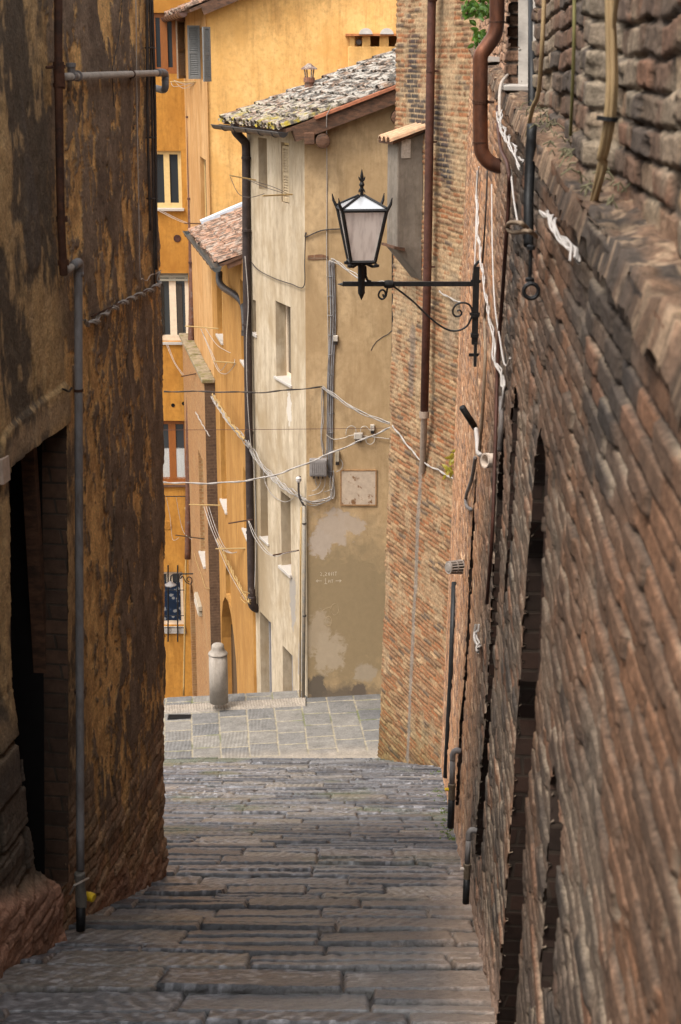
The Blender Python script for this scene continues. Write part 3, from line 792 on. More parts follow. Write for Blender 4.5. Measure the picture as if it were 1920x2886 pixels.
# ================================================================== HOUSES BEYOND
def coppi(name, fn, na, sp, nb, ex, mat, parent, seed=1, r=.085, ln=None):
    """rows of half-round roof tiles; fn(a,b,h): a along eave (m), b up the slope (m), h above the roof plane"""
    rng = random.Random(seed); mb = MB(); ln = ln or ex * 1.35; n = 5
    for i in range(na):
        for j in range(nb):
            a = i * sp + rng.uniform(-.012, .012) + sp / 2; b = j * ex + rng.uniform(-.03, .03); tw = rng.uniform(-.02, .02)
            rr = r * rng.uniform(.93, 1.08); h0 = .05 + rng.uniform(-.006, .012)
            ring = []
            for (bb, ra, hh, sh) in ((b, rr, h0, 0), (b + ln, rr * .78, h0 - .035, tw)):
                for k in range(n):
                    an = math.pi * k / (n - 1); ring.append(fn(a + sh + ra * math.cos(an), bb, hh + ra * .8 * math.sin(an)))
                for k in range(n):
                    an = math.pi * (n - 1 - k) / (n - 1); ring.append(fn(a + sh + (ra - .02) * math.cos(an), bb, hh + (ra - .02) * .8 * math.sin(an)))
            m2 = 2 * n
            mb.add(ring, [(k, (k + 1) % m2, m2 + (k + 1) % m2, m2 + k) for k in range(m2)] + [tuple(range(m2))[::-1]])
            # channel tile between
            ring = []
            for bb in (b - .02, b + ln):
                for k in range(n):
                    an = math.pi + math.pi * k / (n - 1); ring.append(fn(a + sp / 2 + .6 * sp * .7 * math.cos(an), bb, .055 + .05 * math.sin(an)))
            mb.add(ring, [(k, k + 1, n + k + 1, n + k) for k in range(n - 1)])
    return obj(name, mb, mat, parent)

def m_tile(name, c1, c2, lich, dark, moss=None, mz=None, la=.5):
    m, t, b = nt(name); w = world_pos(t)
    n0 = noise(t, w, 5, 3, .5)
    col = ramp(t, [(.35, c1), (.65, c2)], n0)
    col = mix(t, col, lich, ramp(t, [(la - .04, (0,) * 3), (la + .08, (.85,) * 3)], noise(t, w, 4.5, 8, .72)))
    col = mix(t, col, dark, ramp(t, [(.46, (0,) * 3), (.55, (.85,) * 3)], noise(t, w, 6, 7, .72, (1, 1.3, 1))))
    if moss:
        f = ramp(t, [(.5, (0,) * 3), (.6, (1,) * 3)], noise(t, w, 4.5, 7, .7))
        if mz:
            s = N(t, 'ShaderNodeSeparateXYZ'); t.links.new(w, s.inputs[0])
            g = ramp(t, [(0, (1,) * 3), (1, (0,) * 3)], mth(t, 'MULTIPLY', mth(t, 'SUBTRACT', s.outputs[2], mz), 2.2))
            f = mth(t, 'MULTIPLY', f, g)
        col = mix(t, col, moss, f)
    t.links.new(col, b.inputs['Base Color']); b.inputs['Roughness'].default_value = .92
    bump(t, b, noise(t, w, 30, 6, .75), .6, .03)
    return m

def half_gutter(mb, p0, p1, r, n=8):
    p0 = np.array(p0); p1 = np.array(p1); d = p1 - p0; d /= np.linalg.norm(d)
    up = np.array([0, 0, 1.]); sd = np.cross(d, up); sd /= np.linalg.norm(sd); up = np.cross(sd, d)
    for rr, flip in ((r, 0), (r - .008, 1)):
        vs = [p + rr * (math.cos(math.pi + math.pi * k / n) * sd + math.sin(math.pi + math.pi * k / n) * up) for p in (p0, p1) for k in range(n + 1)]
        mb.add(vs, [(k, k + 1, n + 2 + k, n + 1 + k) for k in range(n)])
    for p in (p0, p1):
        vs = [p + r * (math.cos(math.pi + math.pi * k / n) * sd + math.sin(math.pi + math.pi * k / n) * up) for k in range(n + 1)]
        mb.add(vs, [tuple(range(n + 1))])
    # rolled lip and seams
    for sgn in (-1, 1): mb.tube([p0 + sgn * r * sd, p1 + sgn * r * sd], .011, 5)
    L = np.linalg.norm(p1 - p0)
    for q in np.arange(.4, L, .75):
        c = p0 + d * q; mb.tube([c + (r + .006) * (math.cos(math.pi + math.pi * k / n) * sd + math.sin(math.pi + math.pi * k / n) * up) for k in range(n + 1)], .01, 4)

def window(pl, r, dep, parent, fm='frame_white', gl='glass', nm=2, fw=.05, rows=1, sill=None, sd=.07, name='window', curtain=None):
    s0, s1, t0, t1 = r; mb = MB(); e = .004
    d0, d1 = -dep, -dep + .05
    mb.pbox(pl, s0 + e, s0 + fw, t0 + e, t1 - e, d0, d1); mb.pbox(pl, s1 - fw, s1 - e, t0 + e, t1 - e, d0, d1)
    mb.pbox(pl, s0 + fw, s1 - fw, t1 - fw, t1 - e, d0, d1); mb.pbox(pl, s0 + fw, s1 - fw, t0 + e, t0 + fw * 1.4, d0, d1)
    for k in range(1, nm):
        c = s0 + (s1 - s0) * k / nm; mb.pbox(pl, c - fw * .8, c + fw * .8, t0 + fw, t1 - fw, d0, d1 + .008)
    for k in range(1, rows):
        c = t0 + (t1 - t0) * k / rows; mb.pbox(pl, s0 + fw, s1 - fw, c - .02, c + .02, d0, d1 - .005)
    w = obj(name, mb, M[fm], parent)
    mb = MB(); mb.pbox(pl, s0 + fw * .5, s1 - fw * .5, t0 + fw * .5, t1 - fw * .5, d0 + .01, d0 + .022); obj('pane', mb, M[gl], w)
    if sill:
        mb = MB(); mb.pbox(pl, s0 - .06, s1 + .06, t0 - sd, t0 + .003, -dep + .02, sill); obj('sill', mb, M['white'], w, bevel=.008)
    return w

def louvre(pl, s0, s1, t0, t1, d0, mat, parent, th=.04, n=None, fw=.05):
    """louvred shutter lying in plane pl at distance d0"""
    mb = MB()
    mb.pbox(pl, s0, s0 + fw, t0, t1, d0, d0 + th); mb.pbox(pl, s1 - fw, s1, t0, t1, d0, d0 + th)
    tm = (t0 + t1) / 2
    for a, b in ((t0, t0 + fw * 1.3), (t1 - fw, t1), (tm - fw * .5, tm + fw * .5)): mb.pbox(pl, s0 + fw, s1 - fw, a, b, d0 + .002, d0 + th - .002)
    n = n or int((t1 - t0) / .055)
    for k in range(n):
        t = t0 + fw * 1.3 + (t1 - t0 - fw * 2.4) * (k + .5) / n
        P = [pl.p(a, t + z + q, d0 + d) for (d, q) in ((.004, .026), (th - .004, -.022)) for z in (-.004, .006) for a in (s0 + fw, s1 - fw)]
        mb.add(P, [(0, 1, 3, 2), (4, 6, 7, 5), (0, 4, 5, 1), (2, 3, 7, 6), (0, 2, 6, 4), (1, 5, 7, 3)])
    return obj('shutter', mb, mat, parent)

MUL = 1.0
# ------------------------------------------------------------------ cream corner house
ZC0 = CZ - 1.10
SLC = .374
def cream_pt(a, b, h=0):
    p = PWH.O + PWH.S * a; return np.array([p[0] + b, p[1], ZC0 + SLC * b]) + np.array([-.35, 0, .937]) * h
def cream_house():
    root = thing('corner_house', (-.4, 29.5, 2.4), 'narrow cream and tan corner house with peeling plaster and mossy tiled roof', 'house')
    # pale face
    wr = lambda *a: PWH.rect(*a)
    W1, W2, W3, W4, W5, W6 = wr(729, 753, 389, 535), wr(793, 815, 402, 572), wr(712, 722, 846, 938), wr(778, 820, 857, 1072), wr(735, 755, 1322, 1520), wr(793, 820, 1395, 1605)
    D1, D2 = wr(735, 766, 1741, 2040), wr(798, 826, 1835, 2030)
    pp = lambda px, py: tuple(PWH.pix(px, py))
    mw = m_plaster('cream_plaster', (.40, .315, .215), (.53, .44, .325), (.31, .225, .13), .3,
        [(pp(826, 1690), .16, (.33, .29, .25), .3, .12), (pp(848, 1860), .14, (.33, .29, .25), .3, .12), (pp(815, 1150), .13, (.56, .5, .43), .4, .2), (pp(735, 1640), .16, (.36, .29, .2), .35, .3), (pp(745, 1350), .3, (.34, .26, .17), .3, .9), (pp(730, 1560), .9, (.33, .245, .15), .45, .7)])
    top = ZC0 - .10 - CZ
    wall('wall', PWH, [(0, -17), (3.3, -17), (3.3, top), (0, top)], mw, root,
         [(R4(W1), .3), (R4(W2), .12), (R4(W3), .25), (R4(W4), .27), (R4(W5), .4), (R4(W6), .4), (R4(D1), .25), (R4(D2), .25)])
    M['tanrev'] = m_simple('tan_board', (.13, .10, .07), .9, 0, .15, 8)
    window(PWH, W1, .29, root, 'frame_cream', 'tanrev', 1)
    w = window(PWH, W2, .115, root, 'frame_cream', 'tanrev', 1)
    s0, s1, t0, t1 = W2; louvre(PWH, s0 + .02, s1 - .05, t0 + .02, t1 - .06, -.06, m_simple('tan_shutter', (.42, .32, .2), .8, 0, .2, 14), w, .05)
    window(PWH, W3, .24, root, 'frame_cream', 'tanrev', 1, sill=.03)
    window(PWH, W4, .26, root, 'frame_white', 'tanrev', 1, sill=.04, sd=.05)
    window(PWH, W5, .39, root, 'frame_cream', 'tanrev', 1, sill=.03, sd=.05)
    window(PWH, W6, .39, root, 'frame_cream', 'tanrev', 1, sill=.06, sd=.06)
    M['greydoor'] = m_simple('grey_door_paint', (.27, .255, .255), .7, 0, .1, 10)
    for D in (D1, D2): window(PWH, D, .24, root, 'greydoor', 'greydoor', 1, .06, name='door')
    # tan face
    q = lambda px, py: tuple(PTAN.pix(px, py))
    mt = m_plaster('tan_plaster', (.42, .285, .15), (.52, .365, .205), (.34, .225, .115), .5,
        [(q(960, 1740), 1.7, (.275, .20, .112), .85, .45), (q(945, 1490), .36, (.41, .325, .25), 1.1, .2), (q(900, 1535), .26, (.41, .33, .26), 1, .2), (q(1000, 1480), .18, (.41, .32, .24), 1, .2),
         (q(895, 1790), .3, (.35, .27, .18), .7, .28), (q(930, 1840), .3, (.37, .29, .20), .7, .28), (q(1030, 1900), .22, (.34, .27, .19), 1.2, .28),
         (q(960, 1975), 1.0, (.15, .115, .08), 2.6, .5), (q(890, 1935), .22, (.12, .095, .07), 1, .28), (q(1010, 1945), .16, (.13, .10, .075), 1, .28)])
    wall('wall', PTAN, [(0, -17), (3.5, -17), (3.5, top + SLC * 3.5), (0, top)], mt, root)
    mb = MB(); mb.tube([PTAN.pix(a, b, .002) for a, b in ((1106, 930), (1094, 942), (1078, 950), (1062, 962), (1052, 975), (1046, 988))], .007, 4); obj('crack', mb, M['wired'], root)
    mb = MB(); rng = random.Random(2); v = [(868, 720), (885, 718), (905, 716), (926, 722), (927, 730), (905, 731), (884, 733), (867, 731)]
    mb.add([PTAN.pix(a, b, d) for d in (-.02, .012) for a, b in v], [tuple(range(8)), tuple(range(8, 16))] + [(i, (i + 1) % 8, 8 + (i + 1) % 8, 8 + i) for i in range(8)]); obj('old_lintel', mb, m_brick('exposed_brick', (.22, .11, .06), (.14, .08, .05), (.25, .18, .12)), root)
    # hidden sides
    mb = MB(); e = PWH.p(3.3, 0); za, zb = -1.5, CZ + top
    far = np.array([2.87, e[1]])
    mb.add([(e[0], e[1], za), (2.87, e[1], za), (2.87, e[1], zb + SLC * 3.5), (e[0], e[1], zb)], [(0, 1, 2, 3)])
    mb.add([(2.87, 27.9, za), (2.87, e[1], za), (2.87, e[1], zb + SLC * 3.5), (2.87, 27.9, zb + SLC * 3.5)], [(0, 1, 2, 3)])
    obj('wall', mb, mt, root)
    # roof
    mb = MB(); A, B, b0, b1 = -.30, 3.45, -.42, 3.4
    mb.hexa([cream_pt(A, b0, -.06), cream_pt(B, b0, -.06), cream_pt(B, b1, -.06), cream_pt(A, b1, -.06), cream_pt(A, b0, 0), cream_pt(B, b0, 0), cream_pt(B, b1, 0), cream_pt(A, b1, 0)])
    rf = obj('roof', mb, M['wood'], root)
    tm = m_tile('lichen_tiles', (.17, .11, .075), (.26, .165, .11), (.40, .375, .335), (.022, .02, .018), (.30, .22, .02), ZC0 - .1, .45)
    coppi('tiles', lambda a, b, h: cream_pt(A + a, b0 - .04 + b, h), 19, .198, 12, .33, tm, rf, 3, .092)
    # verge: timber rafter, row of thin tiles, purlin ends
    mb = MB(); mb.hexa([cream_pt(A - .0, b0 + .1, -.26), cream_pt(A + .12, b0 + .1, -.26), cream_pt(A + .12, b1, -.26), cream_pt(A, b1, -.26), cream_pt(A, b0 + .1, -.062), cream_pt(A + .12, b0 + .1, -.062), cream_pt(A + .12, b1, -.062), cream_pt(A, b1, -.062)])
    obj('rafter', mb, M['wood'], rf)
    mb = MB(); mb.hexa([cream_pt(A - .05, b0 + .5, -.02), cream_pt(A + .1, b0 + .5, -.02), cream_pt(A + .1, b1, -.02), cream_pt(A - .05, b1, -.02), cream_pt(A - .05, b0 + .5, .03), cream_pt(A + .1, b0 + .5, .03), cream_pt(A + .1, b1, .03), cream_pt(A - .05, b1, .03)])
    obj('verge_tiles', mb, m_simple('red_verge_tile', (.34, .13, .07), .85, 0, .3, 12), rf)
    for (px, py, r) in ((907, 395, .125), (1120, 330, .13)):
        c = PTAN.pix(px, py); mb = MB(); mb.lathe(c + np.array([0, .2, 0]), [(r * .96, 0), (r, .1), (r * 1.04, .45), (r * .95, .52), (r * .5, .535)], 14, (0.05, -1, 0)); obj('purlin_end', mb, M['wood'], rf)
    c = PTAN.pix(872, 388); mb = MB(); mb.box(c[0] - .08, c[0] + .10, c[1] - .3, c[1] + .1, c[2] - .1, c[2] + .1); obj('purlin_end', mb, M['wood'], rf, bevel=.015)
    mb = MB(); half_gutter(mb, cream_pt(A - .05, b0 - .07, -.03), cream_pt(B + .3, b0 - .07, -.06), .085)
    obj('gutter', mb, M['gutter'], rf)
    # round flue on the far slope
    y = 30.6; c = at(872, 256, y); k = y / F * 1.02
    mb = MB(); mb.lathe(c - np.array([0, 0, .3]), [(12 * k, 0), (12 * k, .3 + 22 * k), (15 * k, .3 + 22 * k), (15 * k, .3 + 34 * k), (11 * k, .3 + 35 * k)], 16)
    fl = obj('chimney', mb, m_simple('terracotta_flue', (.24, .105, .065), .8, 0, .3, 14, (.12, .08, .06)), rf)
    mb = MB(); tt = c[2] + 33 * k
    for i in range(4):
        an = i * math.pi / 2 + .5; mb.tube([(c[0] + 11 * k * math.cos(an), c[1] + 11 * k * math.sin(an), tt), (c[0] + 14 * k * math.cos(an), c[1] + 14 * k * math.sin(an), tt + 24 * k)], 2.2 * k, 6)
    mb.lathe((c[0], c[1], tt + 22 * k), [(22 * k, 0), (21 * k, 3 * k), (12 * k, 9 * k), (5 * k, 15 * k), (1 * k, 16 * k)], 16); obj('chimney_cap', mb, m_simple('cap_tile', (.16, .1, .08), .85, 0, .4, 20, (.4, .36, .3)), fl)
    return root
cream = cream_house()

# ------------------------------------------------------------------ orange houses along the far lane
MUP = m_plaster('yellow_plaster', (.65, .365, .12), (.74, .45, .17), (.60, .325, .095), .6, bumps=.35)
MST = m_plaster('shaded_yellow_plaster', (.47, .26, .10), (.57, .35, .16), (.38, .19, .06), .25)  # side wall of the yellow house, its shade put into a darker yellow
MOR = m_plaster('orange_plaster', (.36, .175, .042), (.44, .23, .065), (.30, .14, .032), .3)
MFA = m_plaster('amber_plaster', (.40, .18, .03), (.48, .23, .045), (.32, .135, .022), .5)
def w_rect(*a): return PW.rect(*a)
def low_house():
    root = thing('low_orange_house', PW.p(3, 0 - 13.2) + np.array([.6, 0, 0]), 'low orange house with a small pink tiled roof below the tall yellow house', 'house')
    zs = PW.off(.5).pix(620, 762)[2]; sl = .42; z0 = zs + .5 * sl + .04
    def pt(a, b, h=0):
        p = PW.O + PW.S * a; return np.array([p[0] + b, p[1], z0 + sl * b]) + np.array([-.38, 0, .92]) * h
    A, B = .2, 6.9
    H = [R4(w_rect(612, 627, 640, 950)), R4(w_rect(679, 693, 795, 1022)), R4(w_rect(576, 592, 858, 1072)), R4(w_rect(623, 637, 1165, 1418)), R4(w_rect(687, 699, 1330, 1500)),
         arch(w_rect(637, 650, 1590, 1690)), arch(w_rect(627, 668, 1705, 2060))]
    sN = 4.35
    r = [w_rect(612, 627, 770, 950), w_rect(679, 693, 795, 1022), w_rect(623, 637, 1178, 1418), w_rect(687, 699, 1330, 1500)]
    holes = [(R4(x), .18) for x in r] + [(arch(w_rect(637, 650, 1600, 1690)), .18), (arch(w_rect(627, 668, 1708, 2060)), .3)]
    top = z0 - CZ - .08
    wall('wall', PW, [(-.6, -26), (6.45, -26), (6.45, top), (-.6, top)], MOR, root, holes)
    M['brownb'] = m_simple('brown_board', (.09, .05, .022), .8, 0, .2, 8)
    M['green'] = m_simple('grey_green_louvre', (.30, .32, .27), .7, 0, .2, 10)
    for i, x in enumerate(r):
        window(PW, x, .17, root, 'frame_cream', 'brownb', 1, .04, sill=.05 if i != 1 else .03, sd=.05)
    window(PW, w_rect(637, 650, 1600, 1690), .17, root, 'brownb', 'glass', 1, .03)
    window(PW, w_rect(627, 668, 1708, 2060), .29, root, 'brownb', 'brownb', 1, .08, name='door')
    mb = MB(); e = PW.p(-.6, 0); f = PW.p(6.45, 0)
    mb.quad((e[0], e[1], -11), (3, e[1], -11), (3, e[1], z0 + sl * 4.5), (e[0], e[1], z0 - .08))
    mb.quad((3, e[1], -11), (3, f[1], -11), (3, f[1], z0 + sl * 4), (3, e[1], z0 + sl * 4)); obj('wall', mb, MOR, root)
    mb = MB(); b0, b1 = -.46, 4.2
    mb.hexa([pt(A, b0, -.06), pt(B - .6, b0, -.06), pt(B - .6, b1, -.06), pt(A, b1, -.06), pt(A, b0, 0), pt(B - .6, b0, 0), pt(B - .6, b1, 0), pt(A, b1, 0)])
    rf = obj('roof', mb, M['wood'], root)
    tm = m_tile('pink_tiles', (.27, .135, .085), (.40, .235, .155), (.34, .285, .235), (.06, .042, .032), None, None, .5)
    # moss only locally
    coppi('tiles', lambda a, b, h: pt(A + a, b0 - .04 + b, h), 33, .185, 9, .36, tm, rf, 8, .088)
    mb = MB(); half_gutter(mb, pt(A - .15, b0 - .08, -.02), pt(B + .05, b0 - .08, -.02), .095); obj('gutter', mb, M['zinc'], rf)
    mb = MB()
    mb.hexa([pt(A + .02, b0 + .12, -.16), pt(A + .14, b0 + .12, -.16), pt(A + .14, b1, -.16), pt(A + .02, b1, -.16), pt(A + .02, b0 + .12, -.062), pt(A + .14, b0 + .12, -.062), pt(A + .14, b1, -.062), pt(A + .02, b1, -.062)])
    obj('rafter', mb, M['wood'], rf)
    # pale flashing against the yellow wall
    mb = MB(); mb.hexa([pt(6.18, -.2, .05), pt(6.26, -.2, .05), pt(6.26, b1, .05), pt(6.18, b1, .05), pt(6.18, -.2, .16), pt(6.26, -.2, .19), pt(6.26, b1, .19), pt(6.18, b1, .16)])
    obj('flashing', mb, m_simple('grey_flashing', (.48, .5, .55), .7, 0, .15, 12), rf)
    return root, pt
low, low_pt = low_house()

def tall_house():
    root = thing('tall_yellow_house', PW.p(9.7, -13.6) + np.array([1, 0, 0]), 'tall bright yellow house with a large blank wall behind the tiled roofs', 'house')
    R1 = w_rect(566, 582, 447, 632); R2 = w_rect(574, 592, 858, 1074); R0 = w_rect(561, 573, 78, 224)
    zt = PW.off(.3).pix(553, 24)[2] + .12
    top = zt - CZ
    wall('wall', PW, [(6.45, -26), (12.95, -26), (12.95, top), (6.45, top)], MST, root, [(R4(R1), .16), (R4(R0), .16)])
    wl = wall('wall', PY, [(0, -14), (7, -14), (7, top + .4 * 7), (0, top)], MUP, root)
    window(PW, R1, .15, root, 'frame_cream', 'brownb', 1, .03)
    w = window(PW, R0, .15, root, 'frame_cream', 'glass', 1, .04)
    # open louvred shutters standing out from the wall
    for px0, px1, yt, yb, d in ((530, 565, 76, 219, 0), (571, 591, 80, 226, .06)):
        base = PW.pix(566 if d == 0 else 592, (yt + yb) / 2); 
        a = at(px0, (yt + yb) / 2, base[1] - (.02 if d == 0 else .25)); b2 = at(px1, (yt + yb) / 2, base[1] - (.02 if d == 0 else .05))
        pl = Plane(a, b2 - a); L = np.linalg.norm((b2 - a)[:2]); h = (yb - yt) / F * base[1] / 2 * .97
        louvre(pl, 0, L, -h, h, 0, M['shutter'], w, .04)
    # hidden sides
    mb = MB(); a = PY.p(7, 0); e = PW.p(12.95, 0)
    mb.quad((e[0], e[1], -11), (a[0], e[1], -11), (a[0], e[1], zt + 2.8), (e[0], e[1], zt)); mb.quad((a[0], a[1], -11), (a[0], e[1], -11), (a[0], e[1], zt + 2.8), (a[0], a[1], zt + 2.8)); obj('wall', mb, MUP, root)
    def pt(a, b, h=0):
        p = PW.O + PW.S * a; return np.array([p[0] + b, p[1], zt + .04 + .4 * b]) + np.array([-.37, 0, .93]) * h
    mb = MB(); A, B, b0, b1 = 6.15, 13, -.4, 8.2
    mb.hexa([pt(A, b0, -.07), pt(B, b0, -.07), pt(B, b1, -.07), pt(A, b1, -.07), pt(A, b0, 0), pt(B, b0, 0), pt(B, b1, 0), pt(A, b1, 0)])
    rf = obj('roof', mb, M['wood'], root)
    coppi('tiles', lambda a, b, h: pt(A + a, b0 - .03 + b, h), 34, .2, 4, .36, bpy.data.materials['pink_tiles'], rf, 5, .09)
    mb = MB(); half_gutter(mb, pt(A + .9, b0 - .07, -.03), pt(B + .1, b0 - .07, -.03), .1); obj('gutter', mb, m_simple('brown_gutter', (.13, .075, .06), .5, .2, .3, 10), rf)
    mb = MB(); mb.hexa([pt(A, b0 + .25, -.24), pt(A + .12, b0 + .25, -.24), pt(A + .12, b1, -.24), pt(A, b1, -.24), pt(A, b0 + .25, -.072), pt(A + .12, b0 + .25, -.072), pt(A + .12, b1, -.072), pt(A, b1, -.072)])
    obj('rafter', mb, M['wood'], rf)
    # chimney stack with a tiled cap against the yellow wall
    yc = 37.0; k = yc / F
    a = at(981, 225, yc); b2 = at(981, 131, yc); x1 = at(1150, 180, yc)[0]
    mb = MB(); mb.box(a[0], x1, yc, 37.89, b2[2] - 3.0, b2[2]); ch = obj('chimney', mb, MUP, root, bevel=.02)
    mb = MB()
    for px0, px1 in ((986, 1000), (1021, 1044), (1070, 1096), (1130, 1150)):
        l, r_ = at(px0, 115, yc)[0], at(px1, 115, yc)[0]; mb.box(l, r_, yc + .03, yc + .75, b2[2] - .01, b2[2] + 27 * k)
    obj('pier', mb, MUP, ch)
    mb = MB(); z = b2[2] + 27 * k; mb.box(at(974, 100, yc)[0], x1 + .1, yc - .1, yc + .9, z + .002, z + .05)
    obj('chimney_cap', mb, m_simple('red_cap', (.42, .16, .06), .85, 0, .3, 12), ch)
    mb = MB()
    for px in (1031, 1090, 1150):
        c = at(px, 100, yc)[0]; n = 9; r = .155
        ring = []
        for (yy, rr) in ((yc - .13, r), (yc + .9, r * .85)):
            for q in range(n): an = math.pi * q / (n - 1); ring.append((c + rr * math.cos(an), yy, z + .04 + rr * .85 * math.sin(an)))
        mb.add(ring, [(q, q + 1, n + q + 1, n + q) for q in range(n - 1)] + [tuple(range(n)), tuple(range(n, 2 * n))])
    obj('cap_tile', mb, m_simple('white_tile', (.5, .46, .42), .8, 0, .15, 10), ch)
    c = at(1012, 119, yc + .1); mb = MB(); mb.lathe(c, [(.055, 0), (.075, .04), (.05, .1)], 12, (0, -1, 0)); obj('flue', mb, m_simple('flue_dark', (.07, .055, .05), .7), ch)
    return root, wl
tall, tall_wall = tall_house()

def facade():
    root = thing('amber_house', PF.p(-1.5, -13.5), 'amber house closing the end of the lane with five windows one above another', 'house')
    rr = lambda *a: PF.rect(*a)
    W1, W2, W3, W4, W5 = rr(426, 497, 36, 208), rr(428, 512, 425, 587), rr(440, 533, 770, 963), rr(440, 531, 1186, 1365), rr(440, 517, 1612, 1765)
    wall('wall', PF, [(-6, -26), (.35, -26), (.35, 5), (-6, 5)], MFA, root, [(R4(W1), .16), (R4(W2), .16), (R4(W3), .22), (R4(W4), .2), (R4(W5), .22)])
    window(PF, W1, .15, root, 'frame_orange', 'glass', 2, .12)
    w = window(PF, W2, .15, root, 'frame_cream', 'glass', 2, .1, sill=.1)
    M['roller'] = m_simple('roller_grey', (.27, .25, .2), .7, 0, .2, 10, stretch=(.2, .2, 8))
    w3 = window(PF, W3, .2, root, 'frame_white', 'glass', 2, .12)
    s0, s1, t0, t1 = W3; mb = MB()
    for i in range(3): mb.pbox(PF, s0 + .01, s1 - .01, t1 - .05 - i * .09, t1 - .012 - i * .09 + .03, -.12, -.10 + .01 * i)
    obj('roller_blind', mb, M['roller'], w3)
    mb = MB(); mb.pbox(PF, s0 - .1, s1 + .1, t0 - .08, t0 - .004, -.15, .05); obj('sill', mb, M['white'], w3)
    mb = MB(); n = 30; a, b = s0 + .1, s0 + (s1 - s0) * .36
    for a, b in ((s0 + .14, s0 + (s1 - s0) * .22), ((s0 + s1) / 2 + .12, s1 - (s1 - s0) * .22)):
        vs = [PF.p(a + (b - a) * i / n, j, -.155 + .008 * math.sin(i * 1.4)) for j in (t0 + .14, t1 - .32) for i in range(n + 1)]
        mb.add(vs, [(i, i + 1, n + 2 + i, n + 1 + i) for i in range(n)])
    obj('curtain', mb, m_simple('dusky_curtain', (.10, .085, .07), .9, 0, .2, 20), w3)
    w4 = window(PF, W4, .19, root, 'frame_orange', 'glass', 2, .13)
    s0, s1, t0, t1 = W4; mb = MB(); n = 40
    cu = m_simple('lace_curtain', (.55, .56, .55), .9, 0, .15, 30)
    for a, b in ((s0 + .13, (s0 + s1) / 2 - .1), ((s0 + s1) / 2 + .1, s1 - .12)):
        vs = []
        for j in (t0 + .14, t0 + (t1 - t0) * .55):
            for i in range(n + 1): vs.append(PF.p(a + (b - a) * i / n, j + .02 * math.sin(i), -.145 + .008 * math.sin(i * 1.3)))
        mb.add(vs, [(i, i + 1, n + 2 + i, n + 1 + i) for i in range(n)])
    obj('curtain', mb, cu, w4)
    mb = MB(); mb.pbox(PF, s0 - .06, s1 + .06, t0 - .07, t0 - .003, -.19, .06); obj('sill', mb, M['wood'], w4)
    w5 = window(PF, W5, .2, root, 'frame_white', 'glass', 2, .11)
    s0, s1, t0, t1 = W5; mb = MB()
    m, t, b = nt('blue_print_curtain'); w_ = world_pos(t)
    v = N(t, 'ShaderNodeTexVoronoi', Scale=7.0); t.links.new(w_, v.inputs['Vector'])
    t.links.new(ramp(t, [(.30, (.2, .2, .2)), (.38, (.008, .022, .055)), (.6, (.005, .014, .035))], v.outputs['Distance']), b.inputs['Base Color']); b.inputs['Roughness'].default_value = .9
    mb.pbox(PF, s0 + .1, s1 - .1, t0 + .14, t0 + (t1 - t0) * .78, -.148, -.138); obj('curtain', mb, m, w5)
    mb = MB(); mb.pbox(PF, s0 - .05, s1 + .05, t0 - .22, t0 - .003, -.1, .04); obj('sill', mb, M['white'], w5)
    mb = MB()
    for px in (475, 502):
        a = PF.uv(px, 1590); b2 = PF.uv(px, 1805); mb.tube([PF.p(a[0], a[1], .1), PF.p(b2[0], b2[1], .1)], .022, 8)
    for py in (1660, 1732, 1766): mb.tube([PF.p(s0 - .15, PF.uv(490, py)[1], .1), PF.p(s1 + .05, PF.uv(490, py)[1], .1)], .014, 6)
    obj('window_grille', mb, M['iron'], w5)
    # round vents
    for px, py, r in ((500, 672, .105), (488, 1142, .055), (518, 1137, .055)):
        c = PF.pix(px, py); mb = MB(); mb.lathe(c, [(r, -.02), (r, .012), (r * .8, .014), (r * .78, .004)], 16, (0, -1, 0)); obj('vent', mb, M['brownpipe'] if r > .08 else M['black'], root)
    c = PF.pix(472, 1480); mb = MB(); mb.lathe(c, [(.14, -.02), (.14, .015), (.1, .02)], 20, (0, -1, 0))
    for i in range(6): mb.box(c[0] - .11, c[0] + .11, c[1] - .026, c[1] - .018, c[2] - .1 + i * .04, c[2] - .085 + i * .04)
    obj('vent', mb, MFA, root)
    # open shutter on the top window
    a = at(497, 140, 43.2); b2 = at(531, 140, 43.75); pl = Plane(a, b2 - a); L = np.linalg.norm((b2 - a)[:2])
    louvre(pl, 0, L, -.74, .74, 0, M['shutterb'], root, .05)
    mb = MB(); mb.box(-10.2, -3.9, 44.02, 50, 20, 20.3); obj('roof', mb, M['wood'], root)
    mb = MB(); mb.quad((-10.25, 44, -11), (-10.25, 50, -11), (-10.25, 50, 20), (-10.25, 44, 20)); mb.quad((-10.25, 50, -11), (-3.9, 50, -11), (-3.9, 50, 20), (-10.25, 50, 20)); mb.quad((-3.9, 44, -11), (-3.9, 50, -11), (-3.9, 50, 20), (-3.9, 44, 20)); obj('wall', mb, MFA, root)
facade()

